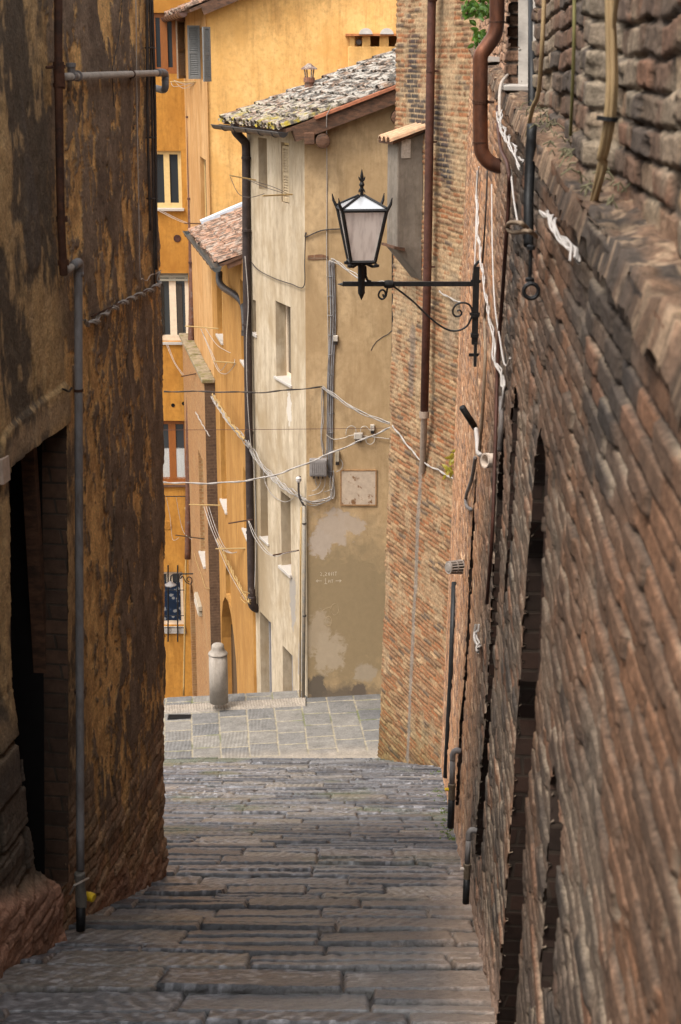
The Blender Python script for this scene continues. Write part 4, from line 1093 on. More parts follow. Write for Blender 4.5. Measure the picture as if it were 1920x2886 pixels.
def annex():
    PA = PW.off(.26)
    sN = PW.uv(616, 1500)[0]
    za = PA.pix(592, 1112)[2] - CZ; zb = za - .05
    root = thing('brick_annex', PA.p(sN + 2, -14.5), 'low projecting wall of orange brick under sloping mossy coping stones', 'wall')
    mbk = m_brick('orange_brick', (.34, .175, .07), (.28, .14, .06), (.38, .25, .125), .28, .075, (0, 1, 0))
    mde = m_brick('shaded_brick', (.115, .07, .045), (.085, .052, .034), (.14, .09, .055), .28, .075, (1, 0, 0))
    H1 = PA.rect(563, 575, 1292, 1562); H2 = PA.rect(541, 553, 1668, 2000)
    wall('wall', PA, [(sN, -26), (12.6, -26), (12.6, za), (sN, za)], mbk, root, [(R4(H1), .2), (arch(H2), .25)])
    window(PA, H1, .19, root, 'frame_cream', 'brownb', 1, .03, sill=.06)
    window(PA, H2, .24, root, 'brownb', 'brownb', 1, .05, name='door')
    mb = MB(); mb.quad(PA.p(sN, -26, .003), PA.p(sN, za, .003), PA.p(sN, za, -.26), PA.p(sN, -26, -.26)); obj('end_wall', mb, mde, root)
    mc = m_simple('mossy_coping', (.24, .19, .125), .95, 0, .3, 7, (.15, .13, .05), thr=(.5, .6))
    rng = random.Random(3); s = sN - .06
    cp = MB()
    while s < 12.3:
        l = rng.uniform(.9, 1.5); z = za + rng.uniform(-.01, .02)
        cp.pbox(PA, s, s + l - .03, z + .002, z + .10, -.26, .07); s += l
    obj('coping', cp, mc, root, bevel=.02)
annex()

# ================================================================== STREET LAMP
def lamp():
    Y = PR.pix(1345, 800, .05)[1]
    P = lambda px, py, dy=0: at(px, py, Y) + np.array([0, dy, 0])
    k = np.linalg.norm(P(1000, 700) - P(1100, 700)) / 100
    root = thing('street_lamp', P(1340, 900), 'black iron wall lantern with frosted panes on a long bracket with scrolls', 'street lamp')
    # bracket
    mb = MB()
    mb.tube([P(950, 801), P(968, 801)], [.001, .016], 4); 
    a = P(966, 801); b = P(1338, 800)
    mb.box(a[0], b[0], Y - .016, Y + .016, b[2] - .018, b[2] + .018)
    c = P(1342, 0)
    mb.box(P(1331, 900)[0], P(1348, 900)[0], Y - .02, Y + .02, P(1340, 970)[2], P(1340, 752)[2])
    mb.box(P(1338, 900)[0], P(1346, 900)[0], Y - .03, Y + .03, P(1340, 1032)[2], P(1340, 965)[2])
    for py in (888, 945): mb.box(P(1328, 900)[0], P(1350, 900)[0], Y - .03, Y + .03, P(1340, py + 5)[2], P(1340, py - 5)[2])
    for py in (793, 885, 1000): mb.box(P(1345, 0)[0], P(1375, 0)[0], Y - .012, Y + .012, P(1340, py + 4)[2], P(1340, py - 4)[2])
    # collar on the arm
    mb.lathe(P(1081, 801), [(.017, 0), (.03, .012), (.034, .04), (.03, .075), (.017, .085)], 12, (1, 0, 0))
    mb.tube([P(1333, 797), P(1337, 770), P(1340, 748), P(1348, 738), P(1356, 735)], .012, 8)
    obj('bracket', mb, M['iron'], root)
    # scroll rod
    mb = MB()
    def bez(pts, n=40):
        pts = np.array(pts, float); out = []
        m = len(pts)
        for i in range(m - 1):
            p0 = pts[max(i - 1, 0)]; p1 = pts[i]; p2 = pts[i + 1]; p3 = pts[min(i + 2, m - 1)]
            for t in np.linspace(0, 1, 7, endpoint=(i == m - 2)):
                out.append(.5 * ((2 * p1) + (-p0 + p2) * t + (2 * p0 - 5 * p1 + 4 * p2 - p3) * t * t + (-p0 + 3 * p1 - 3 * p2 + p3) * t ** 3))
        return out
    px = [(1079, 829), (1082, 836), (1086, 831), (1085, 821), (1077, 817), (1069, 824), (1068, 836), (1077, 843), (1087, 836), (1091, 820), (1094, 806), (1106, 806), (1130, 822), (1165, 850), (1200, 884), (1235, 914), (1265, 930), (1290, 932), (1314, 921), (1326, 902), (1331, 885), (1329, 868), (1320, 857), (1304, 853), (1287, 858), (1278, 870), (1277, 882), (1284, 891), (1296, 890), (1301, 882), (1296, 874), (1288, 877)]
    mb.tube([P(*q) for q in bez(px)], .0085, 6); obj('scroll', mb, M['iron'], root)
    # stem
    mb = MB(); mb.tube([P(1019, 846), P(1019, 826), P(1019, 745)], [.001, .028, .03], 8)
    mb.tube([P(1030, 750), P(1031, 778), P(1036, 790), P(1046, 794)], .012, 6)
    obj('stem', mb, M['iron'], root)
    # lantern cage: square truncated pyramid turned a little
    cx = P(1022, 0)[0]; 
    zt, zb = P(1022, 588)[2], P(1022, 735)[2]
    wt, wb = 61 * k, 34 * k
    an = math.radians(7)
    R = lambda x, y, z: (cx + x * math.cos(an) - y * math.sin(an), Y + x * math.sin(an) + y * math.cos(an), z)
    Q = ((-1, -1), (1, -1), (1, 1), (-1, 1))
    mb = MB()
    for (a, b) in Q:
        mb.tube([R(a * wt * 1.22, b * wt * 1.22, zt + 36 * k), R(a * wt * 1.17, b * wt * 1.17, zt + 18 * k), R(a * wt * 1.0, b * wt * 1.0, zt - 4 * k), R(a * wb, b * wb, zb)], [.003, .011, .014, .013], 4)
    for i in range(4):
        a, b = Q[i]; c, d = Q[(i + 1) % 4]
        mb.tube([R(a * wt, b * wt, zt), R(c * wt, d * wt, zt)], .014, 4); mb.tube([R(a * wb, b * wb, zb), R(c * wb, d * wb, zb)], .014, 4)
        ap = zt + 36 * k
        mb.tube([R(a * wt, b * wt, zt + 6 * k), R(a * 8 * k, b * 8 * k, ap)], .011, 5)
        # scroll feet
        mb.tube([R(a * wb * 1.05, b * wb * 1.05, zb - 3 * k), R(a * wb * 1.08, b * wb * 1.08, zb - 11 * k), R(a * wb * .8, b * wb * .8, zb - 13 * k), R(a * wb * .35, b * wb * .35, zb - 7 * k), R(0, 0, zb - 14 * k)], .012, 6)
        mb.lathe(R(a * wb * 1.1, b * wb * 1.1, zb - 15 * k), [(.004, 0), (.022, .006), (.022, .024), (.004, .03)], 8)
    obj('lantern_frame', mb, M['iron'], root)
    m, t, b = nt('frosted_pane'); w = world_pos(t)
    n = noise(t, w, 9, 6, .6, (3, 3, .25)); 
    t.links.new(ramp(t, [(.3, (.60, .52, .48)), (.55, (.92, .85, .80))], n), b.inputs['Base Color']); b.inputs['Roughness'].default_value = .25; tr = N(t, 'ShaderNodeBsdfTranslucent'); tr.inputs[0].default_value = (.9, .85, .83, 1); ms = N(t, 'ShaderNodeMixShader'); ms.inputs[0].default_value = .25; t.links.new(b.outputs[0], ms.inputs[1]); t.links.new(tr.outputs[0], ms.inputs[2]); t.links.new(ms.outputs[0], t.nodes['Material Output'].inputs[0])
    mb = MB(); s = .96
    for i in range(4):
        a, b2 = Q[i]; c, d = Q[(i + 1) % 4]
        mb.quad(R(a * wb * s, b2 * wb * s, zb), R(c * wb * s, d * wb * s, zb), R(c * wt * s, d * wt * s, zt), R(a * wt * s, b2 * wt * s, zt))
    obj('glass', mb, m, root)
    mb = MB(); ap = zt + 36 * k
    for i in range(4):
        a, b2 = Q[i]; c, d = Q[(i + 1) % 4]
        mb.quad(R(a * wt, b2 * wt, zt + 5 * k), R(c * wt, d * wt, zt + 5 * k), R(c * 8 * k, d * 8 * k, ap - 2 * k), R(a * 8 * k, b2 * 8 * k, ap - 2 * k))
    m, t, b = nt('roof_glass'); b.inputs['Base Color'].default_value = (.55, .57, .6, 1); b.inputs['Roughness'].default_value = .3; b.inputs['Transmission Weight'].default_value = .6
    obj('lantern_roof', mb, m, root)
    # finial
    mb = MB(); f0 = R(0, 0, ap - 3 * k)
    mb.lathe(f0, [(9 * k, 0), (10 * k, 3 * k), (5 * k, 5 * k), (4.6 * k, 27 * k), (7 * k, 30 * k), (7.5 * k, 34 * k), (4.5 * k, 40 * k), (4 * k, 48 * k), (5 * k, 56 * k), (1 * k, 74 * k), (.2 * k, 76 * k)], 12)
    for a, b in Q:
        for z0, sg in ((20, -1), (40, 1)):
            mb.tube([R(a * 3 * k, b * 3 * k, ap + z0 * k), R(a * 6 * k, b * 6 * k, ap + (z0 + sg * 5) * k), R(a * 9 * k, b * 9 * k, ap + (z0 + sg * 12) * k)], [.006, .006, .001], 5)
    obj('finial', mb, M['iron'], root)
    return root
lamp()

# ================================================================== BOLLARD
def bollard():
    Y = 27.5
    b = at(617, 1974, Y); t = at(617, 1814, Y); k = Y / F / .93
    r = 26.5 * k
    h = t[2] - b[2]
    root = thing('bollard', (b[0], Y + .05, b[2] - .05), 'pale round stone bollard with a domed cap standing on the kerb', 'bollard')
    ms = m_plaster('bollard_stone', (.27, .235, .20), (.38, .335, .29), (.22, .19, .16), .5, [((b[0] - .25, Y - .35, b[2] + .03), .2, (.1, .09, .085), 1.2, .4), ((b[0] + .3, Y - .35, b[2] + .05), .16, (.1, .09, .085), 1.2, .4)], .25)
    mb = MB(); mb.lathe((b[0], Y + .05, b[2] - .05), [(r, 0), (r * 1.0, h * .5), (r * .98, h * .8 + .05)], 32); obj('shaft', mb, ms, root, True)
    mb = MB(); z = b[2] + h * .8
    mb.lathe((b[0], Y + .05, z), [(r * .9, -.005), (r * 1.03, 0), (r * 1.04, h * .012), (r * 1.0, h * .026), (r * .86, h * .045), (r * .73, h * .07), (r * .68, h * .10), (r * .665, h * .13), (r * .62, h * .16), (r * .5, h * .178), (r * .28, h * .189), (.005, h * .192)], 32); obj('cap', mb, ms, root, True)
bollard()

# ================================================================== PIPES
def smooth(pts, n=6):
    pts = [np.array(p, float) for p in pts]; out = []; m = len(pts)
    for i in range(m - 1):
        p0 = pts[max(i - 1, 0)]; p1 = pts[i]; p2 = pts[i + 1]; p3 = pts[min(i + 2, m - 1)]
        for t in np.linspace(0, 1, n, endpoint=False):
            out.append(.5 * ((2 * p1) + (-p0 + p2) * t + (2 * p0 - 5 * p1 + 4 * p2 - p3) * t * t + (-p0 + 3 * p1 - 3 * p2 + p3) * t ** 3))
    out.append(pts[-1]); return out
def ring(mb, p, r, h=.03, ax=(0, 0, 1)):
    mb.lathe(np.array(p) - np.array(ax, float) * h / 2, [(r, 0), (r, h)], 14, ax)
def rr(pl, off, px): return px / F * np.dot(pl.pix(*off) - CAM, (0, CT, -ST))

def left_pipes():
    L = lambda px, py, d=.05: PL.pix(px, py, d)
    root = thing('rusty_pipe', L(172, 900), 'rusty brown vertical gas pipe on the upper left plaster wall', 'pipe')
    mb = MB(); r0 = .0225
    pts = [L(165, -40), L(165, 150), L(168, 400), L(172, 600), L(178, 745), L(180, 775)]
    mb.tube(smooth(pts), r0, 12); obj('pipe', mb, M['rust'], root, True)
    mb = MB(); ring(mb, L(167, 213), .03, .14); ring(mb, L(167, 188), .034, .02); ring(mb, L(167, 239), .034, .02); obj('tee', mb, M['rust'], root)
    mb = MB(); ring(mb, L(175, 617), .031, .03); mb.tube([L(172, 617, -.02), L(175, 617)], .01, 6); obj('collar', mb, M['rust'], root)
    mb = MB(); ring(mb, L(179, 740), .03, .03); obj('collar', mb, M['rust'], root)
    mb = MB(); mb.tube([L(130, 190, 0.0), L(167, 188)], .008, 6); obj('bracket', mb, M['rust'], root)
    root = thing('pale_pipe', L(320, 210), 'pale horizontal pipe with tee and elbow high on the left wall', 'pipe')
    mb = MB(); mb.tube([L(182, 216), L(440, 206, .055), L(452, 205, .06)], .02, 14); obj('pipe', mb, M['palepipe'], root, True)
    mb = MB(); mb.tube(smooth([L(443, 205, .06), L(461, 205, .06), L(466, 213, .06), L(466, 228, .06)], 5), .0255, 12); mb.tube(smooth([L(466, 226, .06), L(466, 245, .06), L(460, 253, .03), L(440, 249, -.12)], 5), .024, 12); obj('elbow', mb, M['greypipe'], root, True)
    mb = MB(); a = L(205, 214); ax = L(240, 213) - L(190, 215); ax /= np.linalg.norm(ax); ring(mb, a, .027, .05, ax); mb.tube([L(203, 214), L(200, 178)], .022, 12); ring(mb, L(200, 183), .028, .02); ring(mb, L(218, 214), .03, .015, ax); obj('tee', mb, M['greypipe'], root)
    mb = MB(); ring(mb, L(371, 209, .052), .0255, .02, ax); mb.tube([L(369, 190, .0), L(371, 209, .05), L(368, 226, 0)], .007, 6); obj('clamp', mb, M['rust'], root)
    root = thing('gas_riser', L(225, 2560), 'long grey gas riser with a yellow capped valve near the foot of the left wall', 'pipe')
    mb = MB(); mb.tube(smooth([L(221, 742, .07), L(221, 790, .07), L(222, 1200, .07), L(225, 1900, .08), L(227, 2452, .12)], 4), .0235, 14); obj('pipe', mb, M['greypipe'], root, True)
    mb = MB(); mb.tube([L(188, 762, .05), L(214, 744, .08)], .02, 12); obj('pipe', mb, M['palepipe'], root, True)
    mb = MB(); mb.tube(smooth([L(208, 748, .08), L(219, 740, .085), L(224, 748, .08), L(222, 770, .07)], 5), .026, 12); ring(mb, L(222, 772, .07), .029, .025); obj('elbow', mb, M['greypipe'], root, True)
    mb = MB(); c = L(229, 2452, .12); k = np.linalg.norm(L(229, 2500, .12) - c) / 48
    mb.lathe(L(230, 2558, .12), [(14 * k, 0), (15 * k, 4 * k), (16 * k, 30 * k), (15 * k, 45 * k), (13 * k, 60 * k), (13 * k, 80 * k), (15 * k, 85 * k), (15 * k, 104 * k), (12 * k, 108 * k)], 16); obj('valve', mb, m_simple('valve_grey', (.16, .145, .125), .6, .1, .2, 20), root, False)
    mb = MB(); a = L(243, 2523, .12); ax = np.array([.9, -.35, -.15]); mb.lathe(a, [(11 * k, 0), (11 * k, 8 * k), (13 * k, 8 * k), (12.5 * k, 22 * k), (11 * k, 25 * k)], 14, ax); obj('valve_cap', mb, M['yellowcap'], root)
    mb = MB(); mb.tube([L(228, 2555, .12), L(228, 2622, .12)], 13 * k, 14); obj('sleeve', mb, M['iron'], root, True)
    mb = MB(); mb.tube([L(198, 2520, .08), L(210, 2495, .13), L(230, 2485, .17), L(250, 2475, .14)], .006, 6); obj('wire', mb, M['palepipe'], root)
    for py in (1100, 1950):
        mb = MB(); mb.tube([L(210, py, -.02), L(224, py, .07)], .009, 6); ring(mb, L(222 + (py > 1500) * 3, py, .07 + .01 * (py > 1500)), .027, .016)
        obj('bracket', mb, M['rust'], root)
left_pipes()

def pipes():
    # copper downpipe
    d = lambda px, py: PR.pix(1400, 470, .0)[1]
    Yc = PR.pix(1413, 470)[1]
    P = lambda px, py, dy=0: at(px, py, Yc + dy)
    k = Yc / F
    root = thing('copper_downpipe', P(1375, 470), 'fat copper downpipe with a swan neck bending into the right brick wall', 'drainpipe')
    mb = MB(); mb.tube(smooth([P(1401, -60), P(1401, 20), P(1400, 70), P(1392, 102), P(1372, 132), P(1356, 156), P(1354, 190), P(1354, 300), P(1355, 400), P(1360, 432), P(1378, 456), P(1400, 467), P(1425, 472)], 6), 20.5 * k, 20); obj('pipe', mb, M['copper'], root, True)
    mb = MB(); ring(mb, P(1354, 285), 21.8 * k, .012); ring(mb, P(1354, 291), 21.8 * k, .008); ring(mb, P(1401, 62), 21.6 * k, .01); ring(mb, P(1354, 402), 21.4 * k, .008); mb.tube([P(1374, 287), P(1394, 288)], .008, 6); obj('clamp', mb, M['rust'], root)
    # brown pipe in front of the tower
    T = lambda px, py, d=.16: PTW.pix(px, py, d)
    root = thing('brown_downpipe', T(1200, 1170), 'straight dark brown downpipe running down the brick tower beside the grey chute', 'drainpipe')
    mb = MB(); mb.tube([T(1219, -60), T(1217, 10), T(1211, 360), T(1205, 760), T(1196, 1170)], .062, 14); obj('pipe', mb, M['brownpipe'], root, True)
    for py, px in ((200, 1214), (400, 1210), (752, 1205)):
        mb = MB(); ring(mb, T(px, py), .068, .03); mb.tube([T(px, py), T(px + 22, py, .05)], .014, 6); obj('clamp', mb, M['brownpipe'], root)
    mb = MB(); ring(mb, T(1196, 1168), .075, .1); mb.tube([T(1196, 1172), T(1191, 1330, .03)], .05, 12); obj('sleeve', mb, m_simple('sleeve_grey', (.26, .2, .155), .8, 0, .2, 12), root)
    mb = MB(); c = T(1219, 4); mb.lathe(c, [(.06, 0), (.1, .06), (.11, .16)], 14); obj('hopper', mb, M['brownpipe'], root)
    # tall dark pipe at the end of the cream face
    W = lambda px, py, d=.1: PWH.pix(px, py, d)
    g = cream_pt(3.25, -.49, -.03)
    root = thing('dark_downpipe', W(712, 1720), 'tall dark downpipe from the cream house gutter down beside the orange wall', 'drainpipe')
    mb = MB(); y = W(697, 900)[1]
    mb.tube(smooth([at(662, 352, y - .3), at(665, 372, y - .2), at(683, 392, y - .1), at(693, 410, y), at(694, 470, y), at(695, 700, y), at(699, 1000, y - .05), at(703, 1300, y - .1), at(708, 1600, y - .1), at(710, 1690, y - .1)], 5), .082, 14)
    obj('pipe', mb, M['darkpipe'], root, True)
    for px, py in ((694, 445), (695, 650), (696, 915), (702, 1220), (706, 1500)):
        mb = MB(); ring(mb, at(px, py, y - .05), .092, .045); obj('collar', mb, M['darkpipe'], root)
    mb = MB(); mb.tube(smooth([at(710, 1680, y - .1), at(712, 1706, y - .1), at(726, 1716, y + .0)], 4), .09, 12); obj('shoe', mb, M['darkpipe'], root, True)
    # pipe of the small roof
    y2 = PW.pix(680, 800)[1]
    root = thing('grey_swan_neck', at(660, 860, y2), 'grey swan neck downpipe from the small roof gutter joining the dark pipe', 'drainpipe')
    mb = MB(); mb.tube(smooth([at(618, 768, 34.2), at(619, 795, 34), at(632, 812, 33.6), at(660, 830, 32.8), at(680, 848, 32.3), at(688, 870, 32.1), at(692, 918, 31.6), at(694, 940, 31.3)], 5), .075, 14); obj('pipe', mb, M['gutter'], root, True)
    mb = MB(); ring(mb, at(694, 938, 31.3), .1, .1); obj('socket', mb, M['gutter'], root)
    # brown pipe in the corner of the amber house
    root = thing('peeling_downpipe', at(530, 1550, 43.3), 'thin peeling brown downpipe in the corner of the amber house', 'drainpipe')
    mb = MB(); mb.tube(smooth([at(489, 24, 43), at(491, 42, 43), at(505, 50, 43.1), at(526, 52, 43.3), at(535, 66, 43.5), at(534, 240, 43.5), at(538, 560, 43.4), at(541, 800, 43.2), at(538, 1000, 43), at(533, 1180, 42.9), at(531, 1400, 42.9), at(529, 1575, 42.9)], 5), .085, 12); obj('pipe', mb, m_simple('peeling_brown', (.11, .05, .032), .7, 0, .4, 10, (.15, .12, .11), thr=(.55, .65)), root, True)
    for px, py in ((534, 330), (538, 560), (541, 740), (540, 950), (533, 1190), (531, 1460)):
        mb = MB(); ring(mb, at(px, py, 43.15), .1, .05); obj('collar', mb, M['brownpipe'], root)
    # grey pipe at the cream corner
    C = lambda px, py, d=.05: PTAN.pix(px, py, d)
    root = thing('corner_conduit', C(857, 1968), 'grey cable conduit on the corner between cream and tan walls', 'pipe')
    mb = MB(); mb.tube([C(858, 1425), C(857, 1700), C(855, 1972)], .034, 12); obj('pipe', mb, m_simple('conduit_grey', (.22, .2, .17), .6, .2, .2, 14, (.3, .24, .17)), root, True)
    mb = MB(); mb.tube([C(849, 1430), C(847, 1600), C(846, 1965)], .014, 8); obj('cable', mb, M['wirey'], root, True)
    mb = MB(); mb.tube(smooth([C(858, 1428), C(851, 1415), C(843, 1395), C(842, 1360), C(846, 1342)], 4), .02, 8); obj('hose', mb, M['wired'], root, True)
    mb = MB(); mb.lathe(C(842, 1352), [(.03, -.05), (.05, -.02), (.055, .03), (.03, .06)], 12); obj('connector', mb, M['wirew'], root)
    for py in (1475, 1735):
        mb = MB(); ring(mb, C(858, py), .04, .03); obj('clip', mb, M['wired'], root)
    # base gas pipes on the right
    for (x0, y0, y1, lab) in ((1284, 2112, 2332, 'shorter grey pipe with elbow and yellow tap, farther along the right wall'), (1329, 2336, 2545, 'nearer grey pipe with elbow and brass valve at the right wall foot')):
        Yb = PR.pix(x0 + 16, y1 - 6)[1]; Q = lambda px, py: at(px, py, Yb); k = Yb / F * 1.08
        root = thing('standpipe', Q(x0, y1), lab, 'pipe', 'standpipes along the right wall')
        dx = -12 if y1 > 2400 else -10
        mb = MB(); mb.tube(smooth([Q(x0 + 13, y0 + 6), Q(x0 + 2, y0 + 3), Q(x0 - 7, y0 + 12), Q(x0 - 8, y0 + 30)], 5), 8.5 * k, 12); obj('elbow', mb, M['greypipe'], root, True)
        mb = MB(); mb.tube([Q(x0 - 8, y0 + 26), Q(x0 + dx, y0 + 100)], 8 * k, 12); obj('pipe', mb, M['greypipe'], root, True)
        mb = MB(); mb.lathe(Q(x0 + dx - 1, y0 + 142), [(9 * k, 0), (10 * k, 5 * k), (10 * k, 38 * k), (11.5 * k, 40 * k), (11.5 * k, 50 * k), (9 * k, 52 * k)], 12); obj('valve', mb, m_simple('brass_valve', (.13, .10, .07), .6, .2, .3, 20), root)
        mb = MB(); mb.tube([Q(x0 + dx - 1, y0 + 140), Q(x0 + dx - 4, y1)], 10 * k, 12); obj('sleeve', mb, M['iron'], root, True)
        mb = MB(); mb.tube([Q(x0 + dx - 8, y0 + 112), Q(x0 + dx - 20, y0 + 113)], 5 * k, 8); obj('tap', mb, M['yellowcap'] if y1 < 2400 else M['palepipe'], root)
    # black drain channel along the far right wall
    root = None
    mb = MB(); R = lambda px, py, d=.03: PR.pix(px, py, d)
    mb.tube([R(1281, 1640), R(1272, 1900), R(1262, 2080), R(1257, 2190)], .035, 10)
    tag(obj('black_pipe', mb, M['iron'], None, True), 'thin black pipe at the far end of the right wall beside the tower', 'pipe')
    # dark cast pipe of the upper right
    mb = MB(); mb.tube([R(1500, 350, .05), R(1497, 400, .05), R(1490, 560, .05), R(1490, 690, .05)], .019, 12)
    tag(obj('cast_pipe', mb, M['iron'], None, True), 'short dark iron pipe hanging below the ledge with a wire curled round it', 'pipe')
    mb = MB(); mb.tube([R(1500, -40, -.08), R(1501, 322, -.06)], .022, 12)
    tag(obj('cast_pipe', mb, M['iron'], None, True), 'dark iron pipe above the ledge beside the grey window jamb', 'pipe')
    root = thing('ring_hook', R(1493, 835, .05), 'iron rod with a ring hanging below the short dark pipe', 'iron ring')
    mb = MB(); mb.lathe(R(1493, 805, .05), [(.006, 0), (.007, .012), (.016, .014), (.016, .026), (.007, .03), (.006, .125), (.016, .128), (.016, .14), (.007, .145), (.006, .19)], 10); obj('rod', mb, M['iron'], root)
    c = R(1497, 820, .05); rr_ = .026; mb = MB()
    mb.tube([c + rr_ * np.array([math.cos(a), 0, math.sin(a)]) for a in np.linspace(0, 2 * math.pi, 17)], .008, 6)
    obj('ring', mb, M['iron'], root)
pipes()

# ================================================================== CABLES, BOXES, DRYING LINES
def strands(mb, path, n, rad, r, turns, seed=0):
    path = [np.array(p) for p in path]; rng = random.Random(seed)
    L = [0]
    for a, b in zip(path[:-1], path[1:]): L.append(L[-1] + np.linalg.norm(b - a))
    ph = [rng.uniform(0, 6.28) for _ in range(n)]
    for q in range(n):
        out = []
        for i, p in enumerate(path):
            t = path[min(i + 1, len(path) - 1)] - path[max(i - 1, 0)]; t /= np.linalg.norm(t) + 1e-9
            e = np.array([0, 0, 1.]) if abs(t[2]) < .8 else np.array([1., 0, 0]); e = e - t * e.dot(t); e /= np.linalg.norm(e); g = np.cross(t, e)
            an = ph[q] + 6.283 * q / n + L[i] * turns; w = rad * (1 + .4 * math.sin(L[i] * 9 + q * 2))
            out.append(p + w * (math.cos(an) * e + math.sin(an) * g))
        mb.tube(out, r, 5, False)

def cable(name, label, path, r, mat, group=None, n=1, rad=0, turns=6, dens=8, seed=1):
    mb = MB(); P = smooth(path, dens)
    if P[0][1] > 20: r *= .66; rad *= .8
    if n == 1: mb.tube(P, r, 6)
    else: strands(mb, P, n, rad, r, turns, seed)
    return tag(obj(name, mb, M[mat], None, True), label, 'cable', group)

def cables():
    L = lambda px, py, d=.02: PL.pix(px, py, d)
    R = lambda px, py, d=.035: PR.pix(px, py, d)
    T = lambda px, py, d=.025: PTAN.pix(px, py, d)
    W = lambda px, py, d=.03: PWH.pix(px, py, d)
    TW = lambda px, py, d=.05: PTW.pix(px, py, d)
    # left wall
    mb = MB()
    for i, (a, b, r) in enumerate((((414, -20), (424, 650), .009), ((422, -20), (436, 800), .007), ((428, -20), (441, 760), .010))):
        mb.tube(smooth([L(*a), L((a[0] + b[0]) / 2 + (i - 1) * 3, 330), L(*b)], 8), r, 7)
    for py in (135, 388, 560): mb.tube([L(408 + py * .01, py, .0), L(420 + py * .012, py, .035), L(436 + py * .012, py, .0)], .006, 5)
    tag(obj('cable_bundle', mb, M['wired'], None, True), 'dark vertical cables clipped along the edge of the left plaster wall', 'cable')
    cable('cable', 'thin sagging dark cable ending in a curl on the upper left plaster wall', [L(346, -20), L(336, 100), L(318, 190), L(318, 240), L(322, 300)], .003, 'wired')
    cable('cable', 'thin brown cable with a pale curl near the edge of the left wall', [L(383, 0), L(388, 400), L(392, 600), L(395, 770), L(402, 785), L(415, 790), L(425, 775), L(440, 771), L(454, 762)], .0035, 'palepipe')
    cable('twisted_cable', 'twisted pale cables climbing across the left wall to its edge', [L(235, 908, .03), L(262, 912, .03), L(290, 890, .03), L(350, 853, .03), L(400, 830, .03), L(436, 812, .03), L(447, 800, .03), L(447, 770, .02)], .006, 'wire', None, 4, .013, 30, 26)
    mb = MB(); mb.tube([L(258, 892), L(300, 872, .03), L(440, 806, .03)], .006, 6); tag(obj('carrier_rod', mb, M['rust'], None, True), 'thin rusty rod carrying the twisted cables on the left wall', 'rod')
    mb = MB(); mb.tube(smooth([L(174, 1095, 0), L(182, 1098, .05), L(195, 1103, .06), L(202, 1093, .06)], 5), .006, 6); tag(obj('hook', mb, M['iron'], None, True), 'small bent iron hook in the plaster above the dark door', 'hook')
    # right wall
    cable('white_cable', 'white twisted cable draped down the right wall past the lamp bracket', [R(1347, 480), R(1344, 560), R(1346, 640), R(1355, 720), R(1362, 780), R(1372, 850), R(1382, 900), R(1390, 960), R(1395, 1010), R(1402, 1026), R(1412, 1060), R(1416, 1090), R(1412, 1150)], .0055, 'wirew', None, 3, .009, 5, 16)
    cable('white_cable', 'thin straight white cable left of the twisted one on the right wall', [R(1350, 470), R(1344, 560), R(1338, 760), R(1335, 800)], .006, 'wirew')
    cable('white_cable', 'thin white cable running down between the twisted cable and the brown conduit', [R(1386, 520), R(1388, 700), R(1395, 860), R(1410, 960), R(1420, 1020), R(1430, 1030), R(1438, 1010)], .005, 'wirew')
    cable('white_cable', 'white cable drooping from the ledge beside the cast pipe on the right wall', [R(1440, 480), R(1448, 560), R(1460, 630)], .005, 'wirew')
    cable('white_bundle', 'bunch of looped white cables under the ledge beside the copper pipe', [R(1408, 316, .06), R(1412, 345, .06), R(1424, 380, .06), R(1440, 400, .06), R(1452, 430, .06), R(1470, 468, .06)], .004, 'wirew', 'white cable bunches under the ledge', 5, .013, 5, 12, 4)
    cable('white_bundle', 'knotted bunch of white cables under the near part of the ledge', [R(1528, 590, .05), R(1552, 620, .05), R(1575, 650, .05), R(1595, 680, .05), R(1612, 710, .05), R(1622, 745, .05)], .0032, 'wirew', 'white cable bunches under the ledge', 6, .011, 7, 12, 9)
    cable('brown_conduit', 'long brown conduit curving down the right wall past the lamp', [R(1402, 300, .05), R(1410, 410, .05), R(1432, 470, .05), R(1434, 560, .04), R(1425, 700, .04), R(1415, 850, .03), R(1404, 1000, .03), R(1396, 1250, .03), R(1388, 1500, .03), R(1372, 1700, .03)], .011, 'brownpipe')
    cable('grey_conduit', 'grey conduit on the right wall running down to the wide pipe stub', [R(1413, 1120, .03), R(1412, 1200, .03), R(1408, 1270, .03)], .014, 'greypipe')
    cable('grey_conduit', 'brown grey conduit left of the twisted cable on the right wall', [R(1372, 850, .03), R(1366, 900, .03), R(1368, 1000, .03), R(1358, 1200, .03), R(1350, 1280, .03)], .012, 'shutterb')
    cable('black_conduit', 'long thin black cable down the right wall behind the lamp bracket', [R(1374, 480), R(1368, 620), R(1360, 740)], .007, 'wired')
    cable('hanging_hose', 'grey hose hanging in a hook shape on the far right wall', [R(1340, 1290), R(1330, 1350), R(1316, 1390), R(1313, 1410), R(1317, 1428), R(1328, 1436)], .016, 'greypipe')
    cable('curled_wire', 'curled brown wire tied to the cast pipe under the ledge', [R(1490, 650, .08), R(1470, 630, .12), R(1440, 628, .14), R(1430, 640, .14), R(1445, 655, .13), R(1490, 652, .1), R(1512, 668, .05)], .008, 'shutterb')
    P = lambda px, py, Y: at(px, py, Y)
    y0 = 3.75
    cable('beige_cables', 'thick bundle of beige cables hanging down the near right wall over the ledge', [P(1712, -40, y0 + .1), P(1716, 120, y0 + .1), P(1718, 260, y0 + .1), P(1708, 380, y0 + .12), P(1682, 500, y0 + .2), P(1655, 620, y0 + .4), P(1645, 700, y0 + .5), P(1640, 760, y0 + .55)], .0075, 'wireb', None, 4, .010, 1.2, 10)
